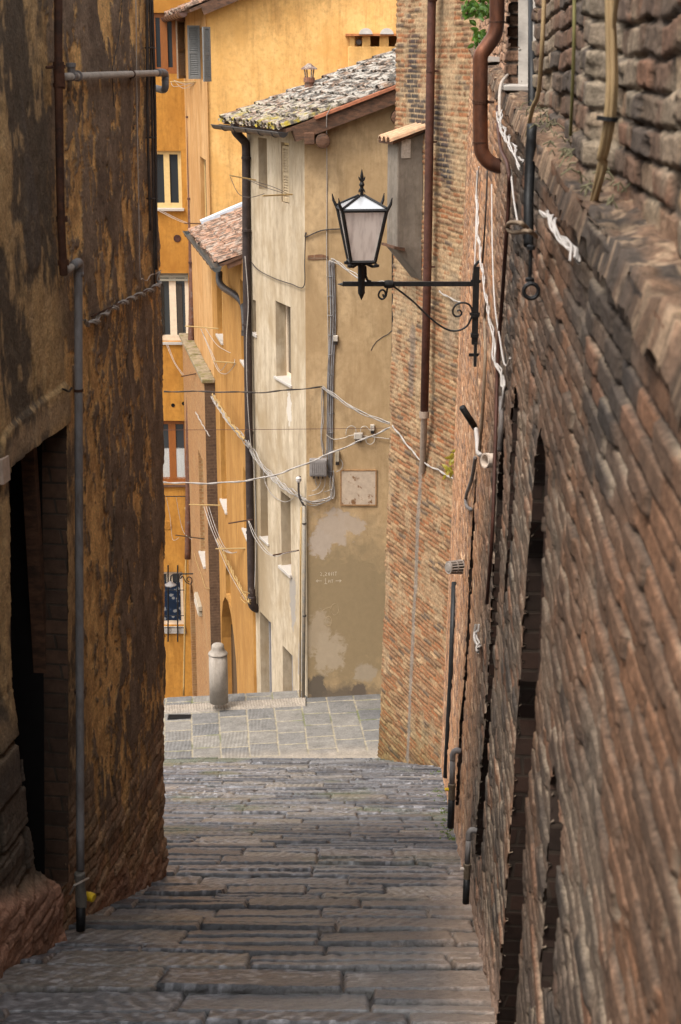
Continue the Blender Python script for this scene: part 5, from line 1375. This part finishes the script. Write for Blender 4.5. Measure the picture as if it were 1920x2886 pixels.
    cable('beige_cable', 'single beige cable hanging beside the thick beige bundle on the near right wall', [P(1748, -40, y0), P(1735, 20, y0 + .05), P(1728, 120, y0 + .1), P(1724, 320, y0 + .1)], .006, 'wireb')
    mb = MB(); c = P(1712, 335, y0 + .1); mb.lathe(c, [(.026, -.005), (.026, .005)], 14, (.1, 0, 1)); tag(obj('cable_tie', mb, M['iron'], None), 'black tie around the thick beige cables', 'cable tie')
    y1 = 6.2
    cable('beige_cable', 'thin beige cable falling in front of the dark window onto the ledge', [P(1535, -30, y1), P(1528, 130, y1), P(1518, 260, y1 + .1), P(1500, 310, y1 + .2), P(1482, 400, y1 + .4)], .009, 'wireb')
    cable('green_cable', 'thin olive cable hanging on the brick pilaster above the ledge', [P(1619, -30, 4.7), P(1618, 120, 4.7), P(1612, 300, 4.8), P(1608, 380, 4.9)], .0055, 'moss')
    cable('grey_cable', 'pale grey cable climbing the far upper brick wall beside the copper pipe', [R(1444, -30, -.1), R(1446, 160, -.1), R(1440, 200, -.05), R(1412, 240, .05), R(1408, 330, .06)], .010, 'palepipe')
    # black rod with white cable
    mb = MB(); a = R(1340, 1206, .03); b = at(1303, 1148, a[1] - .1); mb.tube([a, b], .026, 10); tag(obj('black_rod', mb, M['iron'], None, True), 'short black tube sticking out of the right wall at a slant', 'tube')
    cable('white_cable', 'short white cable hanging from the slanted black tube', [R(1342, 1210, .04), R(1345, 1240, .04), R(1347, 1275, .04), R(1353, 1281, .04)], .018, 'wirew')
    cable('white_cable', 'short loop of white cable low on the right wall', [R(1346, 1758), R(1345, 1790), R(1348, 1815), R(1354, 1832)], .009, 'wirew', None, 2, .014, 9, 8)
    # cream and tan house
    cable('thin_white_cable', 'thin white cable hanging from the mossy roof down the tan wall', [T(938, 296, .4), T(925, 318, .35), T(921, 345, .3), T(922, 500), T(921, 700), T(923, 830), T(926, 1000), T(924, 1100), T(930, 1200), T(930, 1320)], .013, 'wire')
    mb = MB()
    for i, (dx, r) in enumerate(((0, .016), (6, .02), (11, .014), (-4, .011))):
        mb.tube(smooth([T(930 + dx, 735), T(933 + dx + i, 900), T(928 + dx, 1060), T(926 + dx, 1240), T(928 + dx - 2 * i, 1345)], 6), r, 6)
    for py in range(780, 1340, 55): mb.tube([T(924, py, .02), T(932, py, .05), T(942, py, .02)], .008, 4)
    tag(obj('cable_run', mb, M['greypipe'], None, True), 'vertical run of grey cables up the middle of the tan wall', 'cable')
    cable('cable_loop', 'shorter bundle of cables turning down beside the long grey run on the tan wall', [T(908, 1093), T(910, 1180), T(908, 1230), T(917, 1290), T(925, 1340)], .012, 'wire', None, 3, .03, 3, 8, 3)
    mb = MB(); mb.tube(smooth([T(864, 655), T(862, 668), T(905, 650), T(960, 645), T(1080, 640)], 4), .012, 5); tag(obj('wall_cable', mb, M['wired'], None, True), 'dark cable across the tan wall behind the lantern', 'cable')
    cable('wall_cable', 'pale twisted cables from the tan wall slanting down behind the lantern to the tower', [T(932, 732, .05), T(955, 742, .2), T(1000, 775, .5), T(1040, 800, .7), T(1085, 795, .8), TW(1120, 800)], .014, 'wire', None, 3, .03, 6, 10, 2)
    cable('wall_cable', 'brown cable along the pale wall dipping to the corner', [W(708, 738), W(730, 762), W(775, 785), W(820, 800), W(856, 808), W(859, 740), W(861, 655)], .014, 'wired')
    mb = MB(); xs = [T(1106, y, .02) for y in range(640, 1500, 60)]; mb.tube(xs, .012, 5); mb.tube([p + np.array([.035, 0, 0]) for p in xs], .010, 5)
    tag(obj('edge_cable', mb, M['wired'], None, True), 'dark cable clipped down the right edge of the tan wall beside the tower', 'cable')
    yA, yB = 27.2, 26.3
    cable('overhead_wire', 'dark twisted overhead wire crossing the lane at the middle height to the tan wall', [at(462, 1103, 27.6), at(600, 1104, 27.6), at(735, 1106, 27.6), at(850, 1096, 27.75), T(908, 1091)], .014, 'wired', None, 2, .012, 8, 14)
    cable('overhead_wire', 'bundle of pale wires sagging from the tan wall to the tower edge', [T(908, 1091, .05), T(950, 1120, .2), T(1000, 1152, .4), T(1060, 1180, .6), T(1106, 1196, .7)], .013, 'wire', None, 4, .028, 5, 12, 5)
    cable('overhead_wire', 'thin straight brown wire crossing the lane below the twisted wire', [at(455, 1212, 26.6), at(780, 1210, 26.6), at(1108, 1206, 26.1)], .007, 'brownpipe')
    cable('tension_cable', 'thick pale cable sagging across the lane and rising to the tower', [at(460, 1359, 26.3), at(560, 1362, 26.3), at(660, 1358, 26.3), at(760, 1342, 26.3), at(850, 1312, 26.3), at(950, 1270, 26.3), at(1040, 1232, 26.1), at(1107, 1203, 25.8)], .017, 'wire', None, 2, .012, 10, 12)
    cable('tower_cable', 'pale cable running down across the brick tower', [TW(1108, 1200), TW(1130, 1230), TW(1165, 1275), TW(1195, 1305), TW(1230, 1322), TW(1270, 1345), TW(1292, 1362)], .016, 'wire', None, 2, .012, 12, 10)
    cable('tower_cable', 'short pale cable on the brick tower under the lamp arm', [TW(1240, 820), TW(1265, 838), TW(1290, 848), TW(1320, 853)], .012, 'wire', None, 2, .014, 12, 8)
    # messy bundle to the junction
    q = [PW.pix(598, 1115, .3), PW.pix(640, 1180, .3), W(694, 1245, .2), W(712, 1272, .15), W(740, 1312, .12), W(770, 1345, .12), W(800, 1372, .1), W(836, 1392, .1)]
    cable('cable_bundle', 'thick messy bundle of pale wires sagging along the orange and pale walls to the corner', q, .013, 'wire', None, 7, .05, 3, 10, 6)
    cable('cable_bundle', 'rusty yellow rope of wires above the thick messy bundle', [PW.pix(606, 1118, .3), PW.pix(650, 1190, .3), PW.pix(690, 1240, .3)], .02, 'wirey', None, 3, .03, 8, 10, 3)
    cable('corner_wires', 'bundle of wires bending round the corner and rising to the grey box', [W(836, 1392, .1), T(856, 1408, .06), T(880, 1418, .06), T(910, 1414, .06), T(934, 1402, .06), T(938, 1370, .05), T(936, 1340, .04)], .012, 'wire', None, 6, .045, 3, 10, 12)
    for i, pts in enumerate(([(905, 1335), (904, 1360), (893, 1378), (880, 1384)], [(915, 1335), (916, 1365), (903, 1388), (870, 1398)], [(940, 1325), (942, 1355), (936, 1378), (915, 1386)], [(893, 1334), (889, 1352), (893, 1368)], [(955, 1290), (966, 1305), (962, 1322), (948, 1330)])):
        cable('loop_wire', 'one of the thin looping wires hanging under the grey box on the tan wall', [T(a, b, .06) for a, b in pts], .010, 'wire', 'looping wires under the grey box')
    cable('dangling_wire', 'thin pale wire looping off the bundle on the pale wall', [W(742, 1320), W(748, 1360), W(768, 1395), W(800, 1414), W(822, 1408), W(834, 1395)], .010, 'wire')
    cable('pipe_wire', 'thin pale wire running down beside the tall dark downpipe', [at(691, 722, 30.6), at(700, 850, 30.5), at(695, 960, 30.4), at(697, 1100, 30.4), at(706, 1240, 30.4), at(716, 1320, 30.4), at(722, 1500, 30.4), at(718, 1660, 30.3)], .013, 'wire')
    Wp = lambda px, py, d=.12: PW.pix(px, py, d)
    cable('rope_wires', 'yellowed wires slanting down the orange wall to the foot of the dark downpipe', [Wp(612, 1520), Wp(640, 1580), Wp(665, 1630), Wp(690, 1675), Wp(706, 1700)], .02, 'wirey', None, 3, .03, 4, 8, 2)
    cable('loop_wire', 'small loop of yellow wire hanging beside the foot of the dark downpipe', [Wp(706, 1690), Wp(694, 1700), Wp(682, 1690), Wp(679, 1678), Wp(690, 1668), Wp(703, 1672)], .012, 'wirey')
    # junction boxes
    def box(px0, px1, py0, py1, d, name, lab, mat, cat='junction box'):
        r = PTAN.rect(px0, px1, py0, py1); root = thing(name, PTAN.p((r[0] + r[1]) / 2, r[2], 0), lab, cat)
        mb = MB(); mb.pbox(PTAN, *r, .002, d); b = obj('body', mb, M[mat], root, bevel=.012)
        mb = MB(); w = r[1] - r[0]; h = r[3] - r[2]
        mb.pbox(PTAN, r[0] + w * .06, r[1] - w * .06, r[2] + h * .08, r[3] - h * .08, d, d + .012)
        n = 7 if w > .25 else 2
        for i in range(n): a = r[0] + w * (.15 + .7 * i / max(1, n - 1)); mb.pbox(PTAN, a - w * .02, a + w * .02, r[2] + h * .15, r[3] - h * .15, d + .012, d + .02)
        obj('lid', mb, M[mat], root, bevel=.003)
        mb = MB()
        for i in (0.25, .5, .75): mb.tube([PTAN.p(r[0] + w * i, r[2], d * .5), PTAN.p(r[0] + w * i, r[2] - .06, d * .5)], .014, 8)
        obj('cable_gland', mb, M['wired'], root)
    M['boxgrey'] = m_simple('box_grey', (.21, .19, .18), .6, 0, .15, 14); M['boxw'] = m_simple('box_cream', (.45, .4, .34), .5, 0, .1, 14); M['boxd'] = m_simple('box_beige', (.32, .27, .2), .6, 0, .15, 14)
    box(873, 922, 1290, 1337, .16, 'meter_box', 'large grey ribbed junction box near the corner of the tan wall', 'boxgrey')
    box(945, 957, 1268, 1300, .08, 'junction_box', 'small dark beige box just right of the large grey box', 'boxd')
    box(940, 953, 944, 961, .07, 'junction_box', 'small cream box alone beside the cable run high on the tan wall', 'boxw')
    box(998, 1023, 1218, 1236, .08, 'junction_box', 'wide white box with looping cables right of the cable run', 'boxw')
    box(1044, 1056, 1195, 1212, .07, 'junction_box', 'small square white box above the wide white box near the tower', 'boxw')
    for lab, pts in (('pale cable arching left of the wide white box', [(920, 1225), (940, 1238), (970, 1234), (985, 1228), (998, 1226)]), ('pale cable arching up over the wide white box', [(975, 1225), (978, 1208), (990, 1200), (1001, 1205), (1004, 1218)]),
                     ('pale cable looping between the two white boxes', [(1016, 1217), (1020, 1204), (1032, 1202), (1042, 1212), (1050, 1214)]), ('pale cable dipping from the wide white box towards the tower', [(1023, 1228), (1045, 1231), (1075, 1234), (1103, 1238)]), ('pale cable looping under the wide white box', [(1030, 1232), (1034, 1248), (1046, 1252), (1056, 1240), (1052, 1215)])):
        cable('box_cable', lab, [T(a, b, .04) for a, b in pts], .012, 'boxw')
    # rusty plate in the tan wall
    r = PTAN.rect(963, 1058, 1327, 1421); root = thing('wall_hatch', PTAN.p((r[0] + r[1]) / 2, r[2], 0), 'square pale metal hatch speckled with rust in the tan wall', 'hatch')
    mb = MB(); mb.pbox(PTAN, *r, .003, .02); obj('plate', mb, m_simple('rusty_plate', (.46, .36, .27), .75, .1, .15, 9, (.2, .1, .045), thr=(.58, .64)), root)
    mb = MB(); w = .025
    mb.pbox(PTAN, r[0] - w, r[0], r[2] - w, r[3] + w, .0, .025); mb.pbox(PTAN, r[1], r[1] + w, r[2] - w, r[3] + w, .0, .025); mb.pbox(PTAN, r[0], r[1], r[3], r[3] + w, .0, .025); mb.pbox(PTAN, r[0], r[1], r[2] - w, r[2], .0, .025)
    obj('frame', mb, m_simple('rust_frame', (.3, .17, .08), .8, .1, .3, 14), root)
    # chalk writing on the tan wall: 2,20MT over an arrowed 1MT
    st = {'2': [[(0, .8), (.3, 1), (.6, .8), (.1, 0), (.7, 0)]], ',': [[(.2, .1), (.1, -.2)]], '0': [[(.3, 0), (0, .5), (.3, 1), (.6, .5), (.3, 0)]], 'M': [[(0, 0), (.1, 1), (.4, .4), (.7, 1), (.8, 0)]], 'T': [[(0, 1), (.8, 1)], [(.4, 1), (.4, 0)]], '1': [[(.1, .7), (.35, 1), (.35, 0)], [(.0, 0), (.7, 0)]],
          '<': [[(.5, .8), (0, .5), (.5, .2)], [(0, .5), (1.7, .5)]], '>': [[(1.2, .8), (1.7, .5), (1.2, .2)], [(0, .5), (1.7, .5)]]}
    mb = MB()
    def write(s, px, py, hpx, adv):
        for ch in s:
            for stroke in st.get(ch, []): mb.tube([T(px + x * hpx * .8, py - y * hpx, -.0035) for x, y in stroke], .0055, 6)
            px += adv * (1.9 if ch in '<>' else .5 if ch == ',' else 1)
    write('2,20MT', 903, 1622, 10, 9); write('<', 891, 1643, 12, 9); write('1', 914, 1645, 15, 9); write('MT', 926, 1642, 8, 8); write('>', 946, 1643, 12, 9)
    tag(obj('chalk_writing', mb, m_simple('chalk', (.54, .47, .37), .95, bumps=0), None), 'chalk measurements 2,20MT and 1MT written on the tan wall', 'writing')
    mb = MB()
    for c, rx, ry in (((944, 1717), 11, 16), ((927, 1750), 8, 14)):
        mb.tube([T(c[0] + rx * math.cos(a), c[1] + ry * math.sin(a), -.006) for a in np.linspace(0, 6.283, 18)], .010, 4)
    mb.tube(smooth([T(908, 1722, -.008), T(920, 1714, -.008), T(936, 1710, -.008)], 4), .012, 4)
    tag(obj('faded_scrawl', mb, m_simple('faded_paint', (.36, .27, .165), .95, bumps=0), None), 'faded round scrawl painted low on the tan wall', 'writing')

    # drying lines
    def rack(lab, rods, lines, mat='wirey', lm='wire', r=.015, lr=.007):
        root = thing('drying_rack', rods[0][0], lab, 'drying rack', 'drying racks on the lane walls')
        for a, b in rods:
            mb = MB(); mb.tube([a, b], r, 6); obj('rod', mb, M[mat], root)
        for ln in lines:
            mb = MB(); mb.tube(smooth(ln, 6), lr, 5); obj('line', mb, M[lm], root)
    F_ = lambda px, py, d=.1: PF.pix(px, py, d)
    V = lambda px, py, Y: at(px, py, Y)
    rack('drying lines between two rods just below the grey swan neck pipe', [(V(523, 919, 37.5), V(616, 926, 35.6)), (V(602, 1018, 35.5), V(690, 1025, 32.3))],
         [[V(566, 926, 37), V(590, 985, 36), V(612, 1040, 35), V(632, 1054, 34), V(648, 1046, 33.5), V(663, 1026, 33)], [V(580, 926, 36.8), V(610, 970, 35.5), V(640, 990, 34.4), V(660, 1000, 33.8), V(661, 1024, 33)], [V(568, 930, 37), V(600, 1000, 35.6), V(620, 1044, 35), V(640, 1022, 34)]])
    rack('rusty drying rod with white lines at the left of the mossy coping', [(V(512, 1061, 41), V(598, 1044, 38.5))], [[V(469, 970, 43.7), V(490, 1020, 42.5), V(515, 1058, 41)], [V(473, 970, 43.7), V(494, 1022, 42.5), V(518, 1056, 41)]], 'rust')
    rack('drying rods with long white lines in front of the brick annex', [(V(534, 1422, 38.2), V(622, 1424, 35.6)), (V(609, 1547, 34.6), V(701, 1545, 31.8))], [[V(575 + i * 7, 1428, 36.8 - i * .2), V(595 + i * 7, 1490, 35.9), V(620 + i * 6, 1540, 34.4), V(645 + i * 4, 1558, 33.2), V(668, 1556, 32.6)] for i in range(3)] + [[V(575, 1428, 36.8), V(600, 1500, 35.8), V(640, 1600, 34), V(690, 1690, 32)]])
    rack('dark drying rods with two white lines under the lace curtained window', [(F_(466, 1399, .3), F_(530, 1399, .3)), (V(495, 1508, 42), V(576, 1519, 37.6))], [[F_(469, 1402, .3), F_(480, 1460, .3), F_(487, 1520, .4), F_(505, 1515, .5)], [F_(497, 1402, .3), F_(505, 1450, .3), F_(518, 1500, .6), V(541, 1520, 41)]], 'iron')
    Wc = lambda px, py, d: PWH.pix(px, py, d)
    rack('drying rods with thin dark wires under the two top windows of the pale wall', [(Wc(722, 508, .02), V(647, 494, 30.2)), (Wc(824, 548, .02), V(741, 552, 27.9))], [[V(649, 498, 30.2), V(672, 545, 29.4), V(705, 556, 28.6), V(745, 546, 27.9)], [V(695, 504, 30), V(740, 525, 29), V(795, 543, 27.9)], [V(715, 510, 30), V(765, 525, 29), V(800, 540, 27.9)]], 'wirey', 'wired', .014, .006)
    rack('rusty drying rods with coiled white line by the lower pale wall windows', [(Wc(842, 1551, .02), V(770, 1565, 27.9)), (V(645, 1475, 31.2), V(712, 1464, 30.3))], [[V(702, 1468, 30.3), V(722, 1510, 29.6), V(752, 1552, 28.5), V(778, 1568, 27.9), V(800, 1560, 27.7), V(838, 1552, 27.9)], [V(700, 1468, 30.3), V(716, 1512, 29.6), V(748, 1556, 28.5), V(774, 1568, 27.9)]], 'rust')
    rack('folded wire drying frame under the top shutters of the yellow house', [(V(520, 232, 42.5), V(593, 228, 38.5)), (V(480, 230, 43.4), V(525, 232, 43))], [[V(482, 230, 43.4), V(492, 244, 43), V(540, 234, 41)], [V(495, 232, 43.4), V(518, 249, 42.5), V(548, 236, 41)], [V(490, 226, 43), V(520, 236, 42.6), V(560, 232, 40.5)]])
    rack('pair of lines slanting under the cream framed window of the amber house', [(V(520, 629, 42.5), V(586, 631, 38.4))], [[F_(444, 592, .1), V(490, 616, 43), V(524, 630, 42.3)], [F_(448, 590, .1), V(495, 614, 43), V(530, 629, 42)]], 'rust')
    # hanging lane lamp
    root = thing('lane_lamp', V(482, 1640, 42.4), 'small lamp with a flat dish shade on a scrolled bracket far down the lane', 'street lamp')
    mb = MB(); Yl = 42.4; mb.tube([V(546, 1617, Yl), V(490, 1618, Yl), V(482, 1624, Yl), V(481, 1640, Yl)], .022, 6); mb.box(V(543, 0, Yl)[0], V(547, 0, Yl)[0], Yl - .03, Yl + .03, V(540, 1650, Yl)[2], V(540, 1608, Yl)[2])
    mb.tube(smooth([V(512, 1619, Yl), V(505, 1626, Yl), V(510, 1630, Yl), V(515, 1624, Yl), V(524, 1640, Yl), V(538, 1646, Yl), V(541, 1632, Yl), V(532, 1626, Yl), V(527, 1634, Yl), V(533, 1640, Yl)], 5), .016, 6); obj('bracket', mb, M['iron'], root)
    mb = MB(); c = V(481, 1648, Yl); mb.lathe(c, [(.165, -.02), (.17, 0), (.1, .05), (.05, .08), (.03, .12)], 18); obj('shade', mb, M['greypipe'], root)
    mb = MB(); mb.lathe(c - np.array([0, 0, .09]), [(.02, 0), (.05, .03), (.045, .08)], 12); obj('bulb', mb, M['white'], root)
    # little things on the annex and orange walls
    PA = PW.off(.26)
    cable('gas_pipe', 'thin yellow brown pipe down the corner of the amber wall beside the annex', [V(523, 1430, 43.3), V(527, 1470, 43.3), V(524, 1600, 43.3), V(518, 1960, 43.3)], .045, 'wirey')
    cable('annex_wire', 'thin wire wandering down the brick annex past the small boxes', [PA.pix(548, 1560, .03), PA.pix(556, 1590, .03), PA.pix(568, 1620, .03), PA.pix(577, 1650, .03), PA.pix(580, 1657, .03), PA.pix(592, 1658, .03)], .012, 'wirey')
    cable('coping_rope', 'white rope tied across the brick annex below the coping', [PA.pix(553, 1162, .05), PA.pix(570, 1195, .05), PA.pix(590, 1228, .05)], .02, 'wire', None, 2, .015, 8, 8)
    cable('coping_rope', 'yellowed rope slanting from the mossy coping along the orange wall', [PA.pix(600, 1110, .1), Wp(630, 1165, .2), Wp(660, 1205, .2), Wp(690, 1238, .2)], .02, 'wirey', None, 2, .02, 8, 8)
    for py, lab in ((1695, 'upper of two small meter boxes on the brick annex'), (1710, 'lower of two small meter boxes on the brick annex')):
        r = PA.rect(559, 570, py - 6, py + 6); root = thing('meter_box', PA.p(r[0], r[2], 0), lab, 'meter box'); mb = MB(); mb.pbox(PA, *r, .002, .10); obj('body', mb, M['boxd'], root, bevel=.01); mb = MB(); mb.pbox(PA, r[0] + .05, r[1] - .05, r[2] + .03, r[3] - .03, .102, .115); obj('lid', mb, M['boxw'], root)
    # ground drain cover
    c = at(505, 1992, 27.3); mb = MB(); mb.box(c[0] - .22, c[0] + .22, 27.22, 27.42, zc(c[0]) + .0, zc(c[0]) + .022)
    for i in range(5): mb.box(c[0] - .20, c[0] + .20, 27.24 + i * .036, 27.252 + i * .036, zc(c[0]) + .0221, zc(c[0]) + .03)
    tag(obj('drain_grate', mb, M['iron'], None), 'small iron drain grate in the paving left of the bollard', 'drain')
M['moss'] = m_simple('olive_cable', (.2, .18, .07), .7, 0, .2, 10)
cables()

# ================================================================== STUBS, PLANTS
def stubs():
    a = PR.pix(1412, 1298, -.02); b = at(1366, 1298, a[1] - .05); ax = b - a; L = np.linalg.norm(ax); k = a[1] / F
    root = thing('vent_stub', a, 'wide pale pipe stub stained with rust sticking out of the right wall', 'vent')
    mb = MB(); r = 21 * k; mb.lathe(a, [(r, 0), (r, L * .78), (r * 1.06, L * .78), (r * 1.06, L), (r * .86, L), (r * .86, L * .5)], 20, ax); obj('pipe', mb, m_simple('stained_white_pipe', (.58, .48, .4), .6, 0, .2, 8, (.16, .09, .06), thr=(.52, .6)), root)
    mb = MB(); mb.lathe(a + ax * .5, [(r * .8, 0), (r * .8, .005)], 16, ax); obj('inside', mb, M['black'], root)
    a = PR.pix(1318, 1596, -.02); b = at(1264, 1600, a[1] - .1); ax = b - a; L = np.linalg.norm(ax); k = a[1] / F; r = 20 * k
    root = thing('slotted_vent', a, 'grey slotted vent cap sticking out of the far right wall', 'vent')
    mb = MB(); mb.lathe(a, [(r, 0), (r, L * .35), (r * .8, L * .36), (r * .7, L * .97)], 18, ax); obj('pipe', mb, M['wired'], root)
    mb = MB(); axn = ax / L; e = np.cross(axn, (0, 0, 1.)); e /= np.linalg.norm(e); g = np.cross(axn, e)
    for i in range(14):
        an = i * 2 * math.pi / 14; o = math.cos(an) * e + math.sin(an) * g
        mb.tube([a + axn * L * .34 + o * r * 1.0, a + axn * L * .98 + o * r * .86], r * .11, 4)
    for q, s in ((.35, 1.0), (.66, .95), (.98, .88)):
        mb.tube([a + axn * L * q + r * s * (math.cos(t) * e + math.sin(t) * g) for t in np.linspace(0, 6.283, 25)], r * .12, 4)
    mb.lathe(a + axn * L * .98, [(r * .86, 0), (r * .5, L * .05)], 14, axn); obj('cage', mb, m_simple('vent_plastic', (.30, .26, .23), .6, 0, .15, 20), root)

def leaf(mb, p, d, n_, L, w):
    d = np.array(d, float); d /= np.linalg.norm(d); n_ = np.array(n_, float); s = np.cross(d, n_); s /= np.linalg.norm(s) + 1e-9; u = np.cross(s, d)
    p = np.array(p)
    pts = [p, p + d * L * .3 + s * w * .5 - u * w * .1, p + d * L * .65 + s * w * .42 - u * w * .12, p + d * L - u * L * .12, p + d * L * .65 - s * w * .42 - u * w * .12, p + d * L * .3 - s * w * .5 - u * w * .1, p + d * L * .5 + u * w * .06]
    mb.add(pts, [(0, 1, 6), (1, 2, 6), (2, 3, 6), (3, 4, 6), (4, 5, 6), (5, 0, 6)])

def m_leaf(name, c1, c2):
    m, t, b = nt(name); w = world_pos(t)
    t.links.new(ramp(t, [(.35, c1), (.65, c2)], noise(t, w, 22, 3)), b.inputs['Base Color']); b.inputs['Roughness'].default_value = .45
    tr = N(t, 'ShaderNodeBsdfTranslucent'); tr.inputs[0].default_value = rgb(tuple(x * 1.6 for x in c2)); ms = N(t, 'ShaderNodeMixShader'); ms.inputs[0].default_value = .3
    t.links.new(b.outputs[0], ms.inputs[1]); t.links.new(tr.outputs[0], ms.inputs[2]); t.links.new(ms.outputs[0], t.nodes['Material Output'].inputs[0])
    return m

def plants():
    rng = random.Random(11)
    mg = m_leaf('leaf_green', (.025, .075, .01), (.10, .19, .03)); my = m_leaf('leaf_yellow', (.16, .16, .02), (.34, .28, .04))
    Y = PR.pix(1400, 470)[1] + .9
    def sprig(name, lab, stems, mat, Ll, n, spread, yy):
        root = thing(name, at(*stems[0][0], yy), lab, 'plant')
        st = MB(); lf = MB()
        for s in stems:
            P = [at(a, b, yy + rng.uniform(-.05, .05)) for a, b in s]; P = smooth(P, 6); st.tube(P, .004, 5)
            for i in range(n):
                q = P[int(rng.uniform(.15, 1) * (len(P) - 1))]
                d = np.array([rng.uniform(-1, 1), rng.uniform(-.8, .3), rng.uniform(-1.3, .5)]); leaf(lf, q + np.array([rng.uniform(-1, 1) * spread, 0, rng.uniform(-1, 1) * spread]), d, (rng.uniform(-.4, .4), -1, rng.uniform(-.2, .6)), Ll * rng.uniform(.7, 1.2), Ll * .45)
        obj('stem', st, M['wood'], root); obj('leaves', lf, mat, root)
    sprig('creeper', 'leafy green sprig hanging at the top beside the copper pipe', [[(1385, 20), (1350, 22), (1322, 12), (1308, 20)], [(1385, 40), (1365, 38), (1342, 30), (1325, 38)], [(1322, 0), (1318, 30), (1318, 52)], [(1370, 20), (1358, 10), (1350, -10)]], mg, .07, 15, .035, Y)
    sprig('creeper', 'smaller green sprig behind the bend of the copper pipe', [[(1385, 110), (1358, 105), (1345, 112), (1338, 128)], [(1360, 100), (1348, 95), (1340, 108)]], mg, .068, 14, .035, Y)
    yw = 21.5
    sprig('weed', 'yellow green weed growing out of the tower corner beside the right wall', [[(1308, 1340), (1296, 1315), (1285, 1290), (1272, 1305)], [(1308, 1340), (1300, 1300), (1302, 1270)], [(1300, 1310), (1280, 1322), (1265, 1328)], [(1306, 1325), (1295, 1285), (1286, 1272)]], my, .12, 12, .06, yw)
    # dry stalks and lichen heaps lying on the ledge
    mb = MB()
    for i in range(70):
        s = rng.uniform(3.6, 7.5); d = rng.uniform(-.08, .03); p = PR.p(s, tl(s) + .02 + rng.uniform(0, .03), d)
        v = np.array([rng.uniform(-1, 1), rng.uniform(-1, 1), rng.uniform(-.7, .6)]); L = rng.uniform(.02, .07)
        mb.tube([p, p + v * L * .5 + np.array([0, 0, .015]), p + v * L], .0025, 4)
    tag(obj('dry_stalks', mb, m_simple('straw', (.13, .12, .07), .9, 0, .3, 10), None), 'scattered dry stalks lying along the ledge of the right wall', 'dry plants', kind='stuff')
    mb = MB()
    for i in range(170):
        y = rng.uniform(12.5, 24); e = .3881 + .0632 * y + .02 * (zg(y) - CZ); x = e - abs(rng.gauss(0, .10)) - .02
        if vn(np.array([y * 1.3]), np.array([0.]), 5)[0] < .5: continue
        p = np.array([x, y, zg(y) + .02])
        for k in range(3):
            leaf(mb, p, (rng.uniform(-1, 1), rng.uniform(-1, 1), rng.uniform(.3, 1.2)), (rng.uniform(-1, 1), -1, .3), rng.uniform(.02, .045), .010)
    tag(obj('grass_tufts', mb, m_leaf('grass_green', (.06, .10, .02), (.14, .19, .04)), None), 'tiny tufts of grass along the foot of the right wall', 'grass', kind='stuff')
stubs(); plants()

# ================================================================== CAMERA AND LIGHT
cam = bpy.data.cameras.new('camera'); co = bpy.data.objects.new('camera', cam); COL.objects.link(co)
co.location = (0, 0, CZ); co.rotation_euler = (math.pi / 2 - TH, 0, 0)
cam.sensor_fit = 'VERTICAL'; cam.sensor_height = 36; cam.lens = F / 2886 * 36; cam.clip_start = .1; cam.clip_end = 3000
cam.dof.use_dof = True; cam.dof.focus_distance = 21; cam.dof.aperture_fstop = 8
SC.camera = co
w = bpy.data.worlds.new('World'); SC.world = w; w.use_nodes = True
t = w.node_tree; bg = t.nodes['Background']
sk = t.nodes.new('ShaderNodeTexSky'); sk.sky_type = 'NISHITA'; sk.sun_disc = False
EL, AZ = math.radians(60), math.radians(-135)     # azimuth clockwise from +Y: behind the camera, left
sk.sun_elevation = EL; sk.sun_rotation = AZ; sk.dust_density = 4; sk.air_density = 1.2
hs = t.nodes.new('ShaderNodeHueSaturation'); hs.inputs['Saturation'].default_value = .08
t.links.new(sk.outputs[0], hs.inputs['Color']); t.links.new(hs.outputs[0], bg.inputs[0]); bg.inputs[1].default_value = .15
sl = bpy.data.lights.new('sun', 'SUN'); so = bpy.data.objects.new('sun', sl); COL.objects.link(so)
sl.energy = 1.3; sl.angle = math.radians(16); sl.color = (1, .9, .77)
dv = Vector((math.sin(AZ) * math.cos(EL), math.cos(AZ) * math.cos(EL), math.sin(EL)))
so.rotation_euler = dv.to_track_quat('Z', 'Y').to_euler(); so.location = (0, 0, 40)
vs = SC.view_settings; vs.view_transform = 'Standard'; vs.look = 'None'; vs.gamma = 1; vs.exposure = 1.15
SC.cycles.max_bounces = 8; SC.cycles.diffuse_bounces = 5
